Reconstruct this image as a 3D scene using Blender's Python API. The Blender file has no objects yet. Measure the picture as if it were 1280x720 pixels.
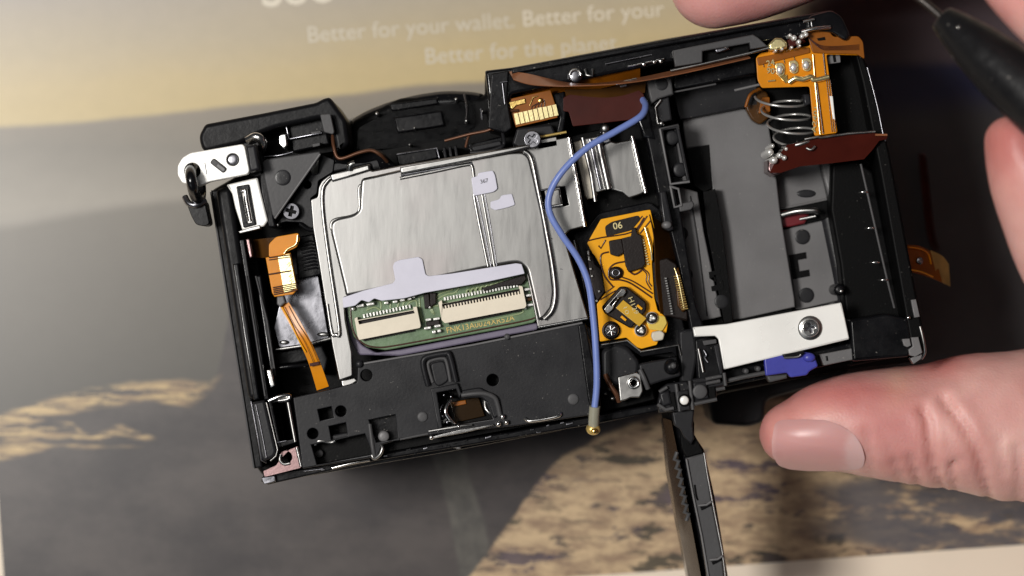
import bpy, bmesh, math, random
import numpy as np
from mathutils import Vector, noise as mnoise
from mathutils.bvhtree import BVHTree
from mathutils.geometry import tessellate_polygon
random.seed(7)
sc = bpy.context.scene
COL = sc.collection
MM = 0.001
CAMZ = 460.0          # mm, camera above the table
FACE = 60.0           # mm, height of the open back of the hand-held camera body
W0 = 160.0            # mm of the scene across the frame at FACE

# ------------------------------------------------------------------ camera
cd = bpy.data.cameras.new('view_camera')
vc = bpy.data.objects.new('view_camera', cd); COL.objects.link(vc)
vc.location = (0, 0, CAMZ*MM)
cd.sensor_width = 36; cd.lens = 36*(CAMZ-FACE)/W0
cd.clip_start = 0.01; cd.clip_end = 20
cd.dof.use_dof = True; cd.dof.focus_distance = (CAMZ-FACE+2)*MM; cd.dof.aperture_fstop = 14
sc.camera = vc
# ------------------------------------------------------------------ world and lamps
w = bpy.data.worlds.new('World'); sc.world = w; w.use_nodes = True
wn = w.node_tree; bg = wn.nodes['Background']
bg.inputs[0].default_value = (0.86, 0.90, 1.0, 1); bg.inputs[1].default_value = 0.025
def area(name, loc, target, size, sy, power, col):
    l = bpy.data.lights.new(name, 'AREA'); l.shape = 'RECTANGLE'; l.size = size; l.size_y = sy
    l.energy = power; l.color = col
    o = bpy.data.objects.new(name, l); COL.objects.link(o); o.location = loc
    d = Vector(target)-Vector(loc); o.rotation_euler = d.to_track_quat('-Z', 'Y').to_euler()
    return o
area('desk_lamp', (-0.36, 0.055, 0.85), (0, 0, 0.03), 0.17, 0.15, 6.5, (1.0, 0.965, 0.92))
area('reflection_fill', (-0.22, 0.16, 0.98), (0, 0, 0.05), 0.50, 0.34, 1.15, (1.0, 0.98, 0.95))  # added broad soft fill, unseen, to put reflections on the metal
area('cool_fill', (-0.30, -0.45, 0.60), (0, 0, 0.05), 0.4, 0.3, 0.30, (0.88, 0.94, 1.0))  # weak cool fill from an unseen source, no actual window
sc.view_settings.view_transform = 'Standard'
sc.view_settings.look = 'None'
sc.view_settings.exposure = 0.0
sc.view_settings.gamma = 1.0
sc.cycles.max_bounces = 6
sc.cycles.use_denoising = True

# ------------------------------------------------------------------ mapping and helpers
def P(px, py, z=FACE):
    """photograph column/row at height z (mm) -> metres in the scene"""
    k = W0*(CAMZ-z)/(CAMZ-FACE)/1280.0
    return Vector(((px-640)*k*MM, -(py-360)*k*MM, z*MM))
def lin(r, g, b):
    f = lambda c: (c/255/12.92) if c/255 <= .04045 else ((c/255+.055)/1.055)**2.4
    return (f(r), f(g), f(b), 1)
def empty(name, loc, label, cat, group=None):
    o = bpy.data.objects.new(name, None); COL.objects.link(o); o.location = loc
    o['label'] = label; o['category'] = cat; o.empty_display_size = .01
    if group: o['group'] = group
    return o
WLOC = {}
def link(name, me, mat, parent, kind=None, smooth=None, recenter=True):
    c = Vector((0, 0, 0))
    if recenter and len(me.vertices):
        n = len(me.vertices); a = np.empty(n*3, dtype=np.float64); me.vertices.foreach_get('co', a)
        a = a.reshape(-1, 3); mid = (a.min(0)+a.max(0))/2; a -= mid
        me.vertices.foreach_set('co', a.ravel()); me.update(); c = Vector(mid)
    me.name = name
    o = bpy.data.objects.new(name, me); COL.objects.link(o)
    if mat is not None:
        me.materials.clear(); me.materials.append(mat)
    if parent is not None:
        o.parent = parent
        o.location = c - WLOC.get(parent.name, parent.location.copy())
    else:
        o.location = c
    WLOC[o.name] = c
    if kind: o['kind'] = kind
    if smooth is not None:
        me.shade_smooth() if smooth else me.shade_flat()
    return o
def curve_mesh(cu):
    t = bpy.data.objects.new('tmp', cu); COL.objects.link(t)
    dg = bpy.context.evaluated_depsgraph_get()
    me = bpy.data.meshes.new_from_object(t.evaluated_get(dg), depsgraph=dg)
    bpy.data.objects.remove(t); bpy.data.curves.remove(cu)
    return me
def fillet(pts, r, n=4):
    if r <= 0: return pts
    out = []; N = len(pts)
    for i in range(N):
        a, b, c = Vector(pts[i-1]), Vector(pts[i]), Vector(pts[(i+1) % N])
        d1, d2 = (a-b), (c-b)
        if d1.length < 1e-6 or d2.length < 1e-6: continue
        k1 = min(r, d1.length*.45); k2 = min(r, d2.length*.45)
        p0 = b+d1.normalized()*k1; p2 = b+d2.normalized()*k2
        if abs(d1.normalized().dot(d2.normalized())) > .995: out.append(tuple(b)); continue
        for j in range(n+1):
            t = j/n; q = p0*(1-t)**2+b*2*t*(1-t)+p2*t*t; out.append((q.x, q.y))
    return out
def circ(cx, cy, r, n=20, ry=None):
    ry = ry or r
    return [(cx+r*math.cos(2*math.pi*i/n), cy+ry*math.sin(2*math.pi*i/n)) for i in range(n)]
def rect(cx, cy, w_, h_, ang=-9.5):
    a = math.radians(ang); c, s = math.cos(a), math.sin(a)
    return [(cx+x*c-y*s, cy+x*s+y*c) for x, y in ((-w_/2, -h_/2), (w_/2, -h_/2), (w_/2, h_/2), (-w_/2, h_/2))]
def area2(v): return sum(v[i][0]*v[(i+1) % len(v)][1]-v[(i+1) % len(v)][0]*v[i][1] for i in range(len(v)))/2
def inset(v, d):
    """move a counter-clockwise ring inwards by d (negative: outwards)"""
    out = []; N = len(v)
    for i in range(N):
        a, b, c = Vector(v[i-1]), Vector(v[i]), Vector(v[(i+1) % N])
        e1 = (b-a); e2 = (c-b)
        e1 = e1.normalized() if e1.length > 1e-9 else e2.normalized(); e2 = e2.normalized() if e2.length > 1e-9 else e1
        n1 = Vector((-e1.y, e1.x)); n2 = Vector((-e2.y, e2.x)); m = n1+n2; q = 1+n1.dot(n2)
        m = m/max(q, .35); out.append((b.x+m.x*d, b.y+m.y*d))
    return out
def pl(name, pts, zt, zb, mat, parent=None, bev=.15, r=0, holes=(), hr=0, res=1, kind=None):
    """a prism: outline traced at height zt, real depth down to zb, bevelled upper edges, optional holes"""
    rings = []
    for k, ring in enumerate([fillet(pts, r)]+[fillet(h, hr) for h in holes]):
        v = [tuple(P(x, y, zt).xy) for x, y in ring]
        v = [p for i, p in enumerate(v) if (Vector(p)-Vector(v[i-1])).length > 2e-6]
        if area2(v) < 0: v.reverse()
        rings.append(v)
    h = (zt-zb)*MM; bev = min(bev*MM, h*.6); want = None
    full = area2(rings[0])-sum(area2(q) for q in rings[1:])
    for attempt in range(7):
        top = [inset(q, bev if k == 0 else -bev*.6) for k, q in enumerate(rings)]
        A = area2(top[0])-sum(area2(q) for q in top[1:])
        flat = [Vector((x, y, 0)) for q in top for x, y in q]
        tris = tessellate_polygon([[Vector((x, y, 0)) for x, y in (q if k == 0 else q[::-1])] for k, q in enumerate(top)])
        # indices for reversed holes back to the ring order
        mp = []; base = 0
        for k, q in enumerate(top):
            n = len(q); mp += [base+i for i in range(n)] if k == 0 else [base+n-1-i for i in range(n)]; base += n
        tris = [tuple(mp[i] for i in t) for t in tris]
        T = sum(abs((flat[b]-flat[a]).cross(flat[c]-flat[a]).z)/2 for a, b, c in tris)
        if A > full*.25 and abs(T-A) < .02*full and all(area2(q) > 0 for q in top): break
        bev *= .55
    V = []; F = []; steps = [(math.sin(t*math.pi/2/(res+1)), 1-math.cos(t*math.pi/2/(res+1))) for t in range(res+2)]
    levels = []
    for (up_, in_) in steps:
        idx = []
        for k, q in enumerate(rings):
            w_ = inset(q, (bev if k == 0 else -bev*.6)*in_) if in_ else q
            s0 = len(V); V += [(x, y, zt*MM-bev+bev*up_) for x, y in w_]; idx.append((s0, len(w_)))
        levels.append(idx)
    idx = []
    for q in rings:
        s0 = len(V); V += [(x, y, zb*MM) for x, y in q]; idx.append((s0, len(q)))
    levels.insert(0, idx)
    for la, lb in zip(levels, levels[1:]):
        for k, ((a, n), (b, _)) in enumerate(zip(la, lb)):
            for i in range(n):
                f = [a+i, a+(i+1) % n, b+(i+1) % n, b+i]; F.append(f if k == 0 else f[::-1])
    t0 = levels[-1][0][0]; b0 = levels[0][0][0]; ntop = sum(n for _, n in levels[-1])
    for a, b, c in tris:
        z = (flat[b]-flat[a]).cross(flat[c]-flat[a]).z
        if z < 0: b, c = c, b
        F.append([t0+a, t0+b, t0+c]); F.append([b0+c, b0+b, b0+a])
    me = bpy.data.meshes.new(name); me.from_pydata(V, [], F); me.validate(); me.update()
    o = link(name, me, mat, parent, kind)
    me.shade_smooth()
    nr = [(0, 0, 0)]*len(V)
    for i in range(t0, t0+ntop): nr[i] = (0, 0, 1)
    for i in range(b0, b0+ntop): nr[i] = (0, 0, -1)
    me.set_sharp_from_angle(angle=math.radians(46))
    me.normals_split_custom_set_from_vertices(nr)
    return o
def cr(pts, n=8, closed=False):
    P_ = [Vector(p) for p in pts]; out = []; N = len(P_)
    rng = range(N) if closed else range(N-1)
    for i in rng:
        a = P_[(i-1) % N] if (closed or i > 0) else P_[0]; b = P_[i]; c = P_[(i+1) % N]
        d = P_[(i+2) % N] if (closed or i+2 < N) else P_[-1]
        for j in range(n):
            t = j/n
            out.append(.5*((2*b)+(c-a)*t+(2*a-5*b+4*c-d)*t*t+(3*b-a-3*c+d)*t**3))
    if not closed: out.append(P_[-1])
    return out
def tube(name, pts, r, mat, parent=None, n=8, closed=False, straight=False, res=3, world=False, kind=None):  # thin bright tubes laid along edges stand in for catch-lights
    w3 = [Vector(p) if world else P(*p) for p in pts]
    if not straight: w3 = cr(w3, n, closed)
    cu = bpy.data.curves.new('c', 'CURVE'); cu.dimensions = '3D'
    s = cu.splines.new('POLY'); s.points.add(len(w3)-1); s.use_cyclic_u = closed
    for i, q in enumerate(w3): s.points[i].co = (*q, 1)
    cu.bevel_depth = r*MM; cu.bevel_resolution = res; cu.use_fill_caps = True
    return link(name, curve_mesh(cu), mat, parent, kind, smooth=True)
def raw(name, verts, faces, mat, parent=None, px=True, smooth=False, solid=0, kind=None):
    me = bpy.data.meshes.new(name)
    me.from_pydata([P(*v) if px else v for v in verts], [], faces); me.update()
    if solid:
        bm = bmesh.new(); bm.from_mesh(me)
        bmesh.ops.recalc_face_normals(bm, faces=bm.faces)
        bmesh.ops.solidify(bm, geom=bm.faces[:], thickness=solid*MM); bm.to_mesh(me); bm.free()
    bm = bmesh.new(); bm.from_mesh(me); bmesh.ops.recalc_face_normals(bm, faces=bm.faces); bm.to_mesh(me); bm.free()
    o = link(name, me, mat, parent, kind, smooth=smooth)
    if smooth: me.set_sharp_from_angle(angle=math.radians(60))
    return o
def hexa(name, top, bot, mat, parent=None, bev=.2, seg=2):
    """a solid between two px polygons that carry their own heights"""
    n = len(top); me = bpy.data.meshes.new(name)
    v = [P(*p) for p in top]+[P(*p) for p in bot]
    f = [list(range(n)), list(range(2*n-1, n-1, -1))]+[[i, (i+1) % n, n+(i+1) % n, n+i] for i in range(n)]
    me.from_pydata(v, [], f)
    bm = bmesh.new(); bm.from_mesh(me); bmesh.ops.recalc_face_normals(bm, faces=bm.faces)
    if bev: bmesh.ops.bevel(bm, geom=bm.edges[:], offset=bev*MM, segments=seg, affect='EDGES', profile=.5, clamp_overlap=True)
    bm.to_mesh(me); bm.free()
    o = link(name, me, mat, parent); me.shade_smooth(); me.set_sharp_from_angle(angle=math.radians(40))
    return o
def ribbon(name, A, B, mat, parent=None, thick=.12, n=8):
    """a thin bent strip between two edges given as (px,py,z) lists"""
    a = cr([P(*p) for p in A], n); b = cr([P(*p) for p in B], n); m = len(a)
    v = []; f = []; K = 4
    for i in range(m):
        for k in range(K+1): v.append(a[i].lerp(b[i], k/K))
    for i in range(m-1):
        for k in range(K):
            q = i*(K+1)+k; f.append([q, q+1, q+K+2, q+K+1])
    return raw(name, v, f, mat, parent, px=False, smooth=True, solid=thick)
def boxes(name, quads, zt, zb, mat, parent=None, kind=None):
    v = []; f = []
    for q in quads:
        n = len(q); b = len(v)
        v += [P(x, y, zt) for x, y in q]
        for x, y in q:
            t = P(x, y, zt); t.z = zb*MM; v.append(t)
        f += [[b+i for i in range(n)], [b+2*n-1-i for i in range(n)]]+[[b+i, b+(i+1) % n, b+n+(i+1) % n, b+n+i] for i in range(n)]
    return raw(name, v, f, mat, parent, px=False, kind=kind)
def row(p0, p1, n, w_, h_, skip=(), ang=None):
    ang = math.degrees(math.atan2(p1[1]-p0[1], p1[0]-p0[0])) if ang is None else ang
    return [rect(p0[0]+(p1[0]-p0[0])*i/(n-1), p0[1]+(p1[1]-p0[1])*i/(n-1), w_, h_, ang) for i in range(n) if i not in skip]
def dome(name, cx, cy, r, zt, zb, mat, parent=None, ry=None, sag=.35):
    """round pin or boss with a gently domed top"""
    v = []; f = []; N = 24; rings = [(1, zb), (1, zt-sag), (.92, zt-sag*.45), (.7, zt-sag*.12), (.3, zt)]
    c = P(cx, cy, zt); k = (P(cx+r, cy, zt)-c).length; ky = k*((ry or r)/r)
    for s, z in rings:
        for i in range(N):
            a = 2*math.pi*i/N; v.append((c.x+k*s*math.cos(a), c.y+ky*s*math.sin(a), z*MM))
    for j in range(len(rings)-1):
        for i in range(N): f.append([j*N+i, j*N+(i+1) % N, (j+1)*N+(i+1) % N, (j+1)*N+i])
    f.append([(len(rings)-1)*N+i for i in range(N)]); f.append([N-1-i for i in range(N)])
    return raw(name, v, f, mat, parent, px=False, smooth=True)
def screw(name, cx, cy, r, zt, mat, dark, parent, rot=20, depth=1.0, washer=None):
    """pan head with a real cross recess"""
    if washer: dome('washer', cx, cy, washer, zt-.5, zt-1.2, mat, parent, sag=.12)
    a = math.radians(rot); L = r*.56; t = r*.15; cross = []
    base = [(L, -t), (L, t), (t, t), (t, L), (-t, L), (-t, t), (-L, t), (-L, -t), (-t, -t), (-t, -L), (t, -L), (t, -t)]
    cross = [(cx+x*math.cos(a)-y*math.sin(a), cy+x*math.sin(a)+y*math.cos(a)) for x, y in base]
    o = pl(name, circ(cx, cy, r, 28), zt, zt-depth, mat, parent, bev=min(.35, depth*.4), holes=[cross], res=2)
    pl('cross_recess', circ(cx, cy, r*.62, 16), zt-.45, zt-.8, dark, o, bev=.02)
    return o
def text_mesh(body, width_px, base_px, ang, z, bold=0.0, zext=0.0, height=None):
    """lettering whose baseline starts at base_px and spans width_px"""
    cu = bpy.data.curves.new('t', 'FONT'); cu.body = body; cu.size = 1; cu.offset = bold; cu.resolution_u = 3
    cu.extrude = 0
    me = curve_mesh(cu)
    n = len(me.vertices); a = np.empty(n*3); me.vertices.foreach_get('co', a); a = a.reshape(-1, 3)
    w_ = a[:, 0].max()-a[:, 0].min(); a[:, 0] -= a[:, 0].min()
    s = width_px/w_; sy = s
    if height: sy = height/(a[:, 1].max()-a[:, 1].min()); a[:, 1] -= a[:, 1].min()
    a[:, 0] *= s; a[:, 1] *= -sy
    t = math.radians(ang); c, s_ = math.cos(t), math.sin(t)
    out = np.zeros_like(a)
    for i in range(n):
        X = base_px[0]+a[i, 0]*c-a[i, 1]*s_; Y = base_px[1]+a[i, 0]*s_+a[i, 1]*c
        out[i] = P(X, Y, z)
    me.vertices.foreach_set('co', out.ravel()); me.update()
    return me

# ------------------------------------------------------------------ materials
def mat(name, col, rough=.5, metal=0, coat=0, bump=0, bscale=3000, var=0, vscale=300, rvar=0, spec=.5,
        dust=0, dscale=2600, stretch=None, sss=0, trans=0, aniso=0, ior=1.45, stains=None):
    m = bpy.data.materials.new(name); m.use_nodes = True; nt = m.node_tree; N = nt.nodes; L = nt.links
    b = N['Principled BSDF']
    b.inputs['Base Color'].default_value = col; b.inputs['Roughness'].default_value = rough
    b.inputs['Metallic'].default_value = metal; b.inputs['Coat Weight'].default_value = coat
    b.inputs['Coat Roughness'].default_value = .12; b.inputs['Specular IOR Level'].default_value = spec
    b.inputs['IOR'].default_value = ior
    if trans: b.inputs['Transmission Weight'].default_value = trans
    if aniso: b.inputs['Anisotropic'].default_value = aniso
    if sss:
        b.inputs['Subsurface Weight'].default_value = sss; b.inputs['Subsurface Radius'].default_value = (.0032, .0012, .0006)
        b.inputs['Subsurface Scale'].default_value = 1.0
    geo = N.new('ShaderNodeNewGeometry'); src = geo.outputs['Position']
    if stretch:
        mp = N.new('ShaderNodeMapping'); mp.inputs['Rotation'].default_value = (0, 0, math.radians(stretch[0]))
        mp.inputs['Scale'].default_value = (stretch[1], stretch[2], 1); L.new(src, mp.inputs[0]); src2 = mp.outputs[0]
    else: src2 = src
    def nz(scale, detail=3, s=src, rough_=.55):
        t = N.new('ShaderNodeTexNoise'); t.inputs['Scale'].default_value = scale; t.inputs['Detail'].default_value = detail
        t.inputs['Roughness'].default_value = rough_; L.new(s, t.inputs['Vector']); return t.outputs['Fac']
    def mr(s, a, b_, c, d):
        t = N.new('ShaderNodeMapRange'); t.inputs[1].default_value = a; t.inputs[2].default_value = b_
        t.inputs[3].default_value = c; t.inputs[4].default_value = d; L.new(s, t.inputs[0]); return t.outputs[0]
    colout = None
    if var:
        hs = N.new('ShaderNodeHueSaturation'); hs.inputs['Color'].default_value = col
        L.new(mr(nz(vscale, 4, src2), .3, .7, 1-var, 1+var), hs.inputs['Value']); colout = hs.outputs[0]
        L.new(colout, b.inputs['Base Color'])
    if rvar: L.new(mr(nz(vscale*1.7, 4, src2), .3, .7, max(.03, rough-rvar), min(1, rough+rvar)), b.inputs['Roughness'])
    if dust:
        t = nz(dscale, 2, src, .4)
        fac = mr(t, .70, .76, 0, dust)
        t2 = nz(dscale*.12, 2); mul = N.new('ShaderNodeMath'); mul.operation = 'MULTIPLY'; L.new(fac, mul.inputs[0]); L.new(mr(t2, .45, .62, 0, 1), mul.inputs[1])
        mx = N.new('ShaderNodeMix'); mx.data_type = 'RGBA'; L.new(mul.outputs[0], mx.inputs[0])
        if colout: L.new(colout, mx.inputs[6])
        else: mx.inputs[6].default_value = col
        mx.inputs[7].default_value = (.35, .33, .30, 1); L.new(mx.outputs[2], b.inputs['Base Color']); colout = mx.outputs[2]
    if stains:
        scol, sscale, lo, hi = stains
        mx = N.new('ShaderNodeMix'); mx.data_type = 'RGBA'; L.new(mr(nz(sscale, 3, src), lo, hi, 0, 1), mx.inputs[0])
        if colout: L.new(colout, mx.inputs[6])
        else: mx.inputs[6].default_value = col
        mx.inputs[7].default_value = scol; L.new(mx.outputs[2], b.inputs['Base Color'])
    if bump:
        bp = N.new('ShaderNodeBump'); bp.inputs['Strength'].default_value = bump; bp.inputs['Distance'].default_value = .00012
        L.new(nz(bscale, 3, src2), bp.inputs['Height']); L.new(bp.outputs[0], b.inputs['Normal'])
        if coat: L.new(bp.outputs[0], b.inputs['Coat Normal'])
    return m
M = {}
M['black'] = mat('black_plastic', (.005, .005, .006, 1), .3, spec=.2, bump=.2, bscale=1500, rvar=.1, dust=.5, var=.3, vscale=200)
M['gloss'] = mat('glossy_black_plastic', (.005, .005, .006, 1), .18, coat=.25, spec=.4, bump=.08, bscale=900, dust=.3, rvar=.06)
M['void'] = mat('deep_black_plastic', (.0022, .0022, .0024, 1), .5, spec=.1, bump=.2, dust=.2)
M['charcoal'] = mat('charcoal_plastic', (.016, .016, .018, 1), .36, spec=.24, bump=.10, bscale=2200, var=.18, vscale=90, rvar=.10, dust=.45)
M['grey'] = mat('grey_plastic', (.066, .065, .067, 1), .46, spec=.3, bump=.2, bscale=2000, var=.14, vscale=110, dust=.25)
M['greylight'] = mat('light_grey_plastic', (.135, .132, .134, 1), .42, bump=.12, var=.20, vscale=60, rvar=.08, dust=.45)
M['leather'] = mat('textured_black_cover', (.006, .006, .007, 1), .42, spec=.18, bump=.3, bscale=1300, rvar=.08)
M['silver'] = mat('satin_aluminium', (.275, .272, .265, 1), .36, metal=1, bump=.05, bscale=1100, var=.03, vscale=420, rvar=.05, stretch=(8, 1.0, .2), stains=((.27, .235, .235, 1), 38, .50, .78))
M['silver2'] = mat('satin_steel', (.36, .355, .345, 1), .34, metal=1, bump=.05, bscale=1600, var=.06, rvar=.06)
M['chrome'] = mat('bright_steel', (.80, .79, .77, 1), .20, metal=1, bump=.08, bscale=1500, rvar=.05)
M['bright'] = mat('bright_nickel_plate', (.96, .95, .91, 1), .30, metal=.12, bump=.06, bscale=900, var=.05, vscale=90, rvar=.08)
M['dullscrew'] = mat('dull_dark_screw', (.10, .10, .11, 1), .35, metal=1)
M['windowdark'] = mat('smoky_amber_window', (.022, .011, .003, 1), .2, spec=.3)
M['doorbrown'] = mat('brown_tinted_plastic', (.040, .024, .014, 1), .25, spec=.5, rvar=.08)
M['spring'] = mat('bright_spring_steel', (.62, .61, .59, 1), .28, metal=.7)
M['darkmetal'] = mat('dark_steel', (.22, .22, .24, 1), .30, metal=1, bump=.15, bscale=1000, var=.2, rvar=.1)
M['pinkmetal'] = mat('warm_steel', (.26, .17, .17, 1), .32, metal=1, bump=.1, var=.1)
M['tape'] = mat('white_tape', (.64, .63, .73, 1), .42, bump=.5, bscale=170, var=.07, vscale=120, rvar=.08)
M['cream'] = mat('cream_connector_plastic', (.78, .70, .56, 1), .45, bump=.1, var=.05)
M['creamstrip'] = mat('cream_plastic_strip', (.62, .57, .47, 1), .4, bump=.1, var=.08)
M['pcb'] = mat('green_circuit_board', (.115, .185, .095, 1), .35, coat=.35, bump=.2, bscale=1400, var=.2, vscale=600)
M['trace'] = mat('light_green_trace', (.27, .34, .18, 1), .35, coat=.3)
M['film'] = mat('yellow_film_window', (.62, .36, .035, 1), .22, coat=.4)
M['brightgold'] = mat('bright_gold_pad', (1.0, .74, .16, 1), .25, metal=.5)
M['trace_gold'] = mat('gold_board_print', (.62, .45, .13, 1), .4)
M['pcbedge'] = mat('purple_grey_board_edge', (.16, .14, .20, 1), .4, var=.1)
M['solder'] = mat('solder', (.88, .87, .83, 1), .25, metal=.55, bump=.4, bscale=1500)
M['gold'] = mat('gold_contact', (.95, .66, .22, 1), .24, metal=1, bump=.15, bscale=1500, var=.1)
M['goldpale'] = mat('pale_gold_contact', (.98, .84, .44, 1), .28, metal=.9, bump=.1, var=.08)
M['amber'] = mat('amber_flex_film', (.66, .235, .004, 1), .3, spec=.35, bump=.12, bscale=700, var=.10, vscale=200)
M['amberlight'] = mat('yellow_amber_flex_film', (.86, .39, .008, 1), .3, spec=.35, bump=.1, bscale=700, var=.06, vscale=200)
M['amberdark'] = mat('dark_amber_film', (.06, .024, .004, 1), .3, spec=.3, bump=.12, bscale=600, var=.25, vscale=250)
M['orangeflex'] = mat('burnt_orange_flex', (.24, .072, .003, 1), .34, spec=.35, bump=.12, bscale=600, var=.15, vscale=200)
M['redbrown'] = mat('red_brown_film', (.050, .007, .004, 1), .36, spec=.2, bump=.12, bscale=500, var=.2, vscale=200)
M['copper'] = mat('copper_brown_film', (.26, .10, .045, 1), .3, coat=.25, bump=.1, bscale=500, var=.12)
M['trc'] = mat('dark_brown_trace', (.055, .015, .008, 1), .3, coat=.3)
M['chip'] = mat('chip_package', (.010, .006, .005, 1), .45, spec=.25, bump=.2, var=.2)
M['blue'] = mat('blue_cable_sheath', (.17, .24, .56, 1), .42, coat=.08, bump=.06, bscale=500, var=.05)
M['bluelever'] = mat('blue_lever_plastic', (.050, .055, .34, 1), .34, bump=.15, var=.1)
M['ochre'] = mat('ochre_connector', (.62, .44, .14, 1), .35, metal=.5, var=.2)
M['clear'] = mat('cloudy_heat_shrink', (.30, .29, .22, 1), .3, coat=.4)
M['red'] = mat('dark_red_plastic', (.14, .015, .02, 1), .3)
M['handle'] = mat('scuffed_black_handle', (.008, .008, .009, 1), .38, spec=.3, bump=.5, bscale=700, rvar=.1, dust=.5, dscale=900, stains=((.30, .29, .27, 1), 420, .70, .74))
M['shaft'] = mat('dull_steel_shaft', (.10, .09, .085, 1), .38, metal=1, bump=.3)
M['ink'] = mat('dark_print', (.06, .06, .07, 1), .5)
M['bronze'] = mat('copper_wire', (.11, .045, .022, 1), .4, metal=.4)
def skin(name, a, b_, c):
    m = bpy.data.materials.new(name); m.use_nodes = True; nt = m.node_tree; N = nt.nodes; L = nt.links
    p = N['Principled BSDF']; geo = N.new('ShaderNodeNewGeometry')
    def nz(scale, d=4):
        t = N.new('ShaderNodeTexNoise'); t.inputs['Scale'].default_value = scale; t.inputs['Detail'].default_value = d
        L.new(geo.outputs['Position'], t.inputs['Vector']); return t.outputs['Fac']
    r = N.new('ShaderNodeValToRGB'); e = r.color_ramp.elements; e[0].position = .34; e[0].color = a; e[1].position = .66; e[1].color = b_
    k = e.new(.5); k.color = c
    L.new(nz(70, 5), r.inputs[0])
    mx = N.new('ShaderNodeMix'); mx.data_type = 'RGBA'; mx.blend_type = 'MULTIPLY'; mx.inputs[0].default_value = 1
    at = N.new('ShaderNodeAttribute'); at.attribute_name = 'tint'
    L.new(r.outputs[0], mx.inputs[6]); L.new(at.outputs['Color'], mx.inputs[7]); L.new(mx.outputs[2], p.inputs['Base Color'])
    p.inputs['Roughness'].default_value = .46; p.inputs['Specular IOR Level'].default_value = .4
    p.inputs['Subsurface Weight'].default_value = .35; p.inputs['Subsurface Radius'].default_value = (.0030, .0011, .0006)
    p.inputs['Subsurface Scale'].default_value = 1
    vo = N.new('ShaderNodeTexVoronoi'); vo.feature = 'DISTANCE_TO_EDGE'; vo.inputs['Scale'].default_value = 1300
    L.new(geo.outputs['Position'], vo.inputs['Vector'])
    ad = N.new('ShaderNodeMath'); ad.operation = 'ADD'; L.new(nz(420, 5), ad.inputs[0]); L.new(vo.outputs['Distance'], ad.inputs[1])
    bp = N.new('ShaderNodeBump'); bp.inputs['Strength'].default_value = .38; bp.inputs['Distance'].default_value = .00013
    L.new(ad.outputs[0], bp.inputs['Height']); L.new(bp.outputs[0], p.inputs['Normal'])
    return m
M['skin'] = skin('skin', (.62, .295, .265, 1), (.78, .47, .415, 1), (.70, .375, .335, 1))
M['nail'] = mat('fingernail', (.62, .32, .305, 1), .35, bump=.2, bscale=260, var=.06, vscale=60, sss=.2, stretch=(0, .25, 2))
m_ = M['nail']; nd = m_.node_tree; bb = nd.nodes['Principled BSDF']; src_ = bb.inputs['Base Color'].links[0].from_socket
mx_ = nd.nodes.new('ShaderNodeMix'); mx_.data_type = 'RGBA'; mx_.blend_type = 'MULTIPLY'; mx_.inputs[0].default_value = 1
at_ = nd.nodes.new('ShaderNodeAttribute'); at_.attribute_name = 'tint'
nd.links.new(src_, mx_.inputs[6]); nd.links.new(at_.outputs['Color'], mx_.inputs[7]); nd.links.new(mx_.outputs[2], bb.inputs['Base Color'])
M['lunula'] = mat('pale_nail_base', (.66, .43, .41, 1), .40, sss=.2)

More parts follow.
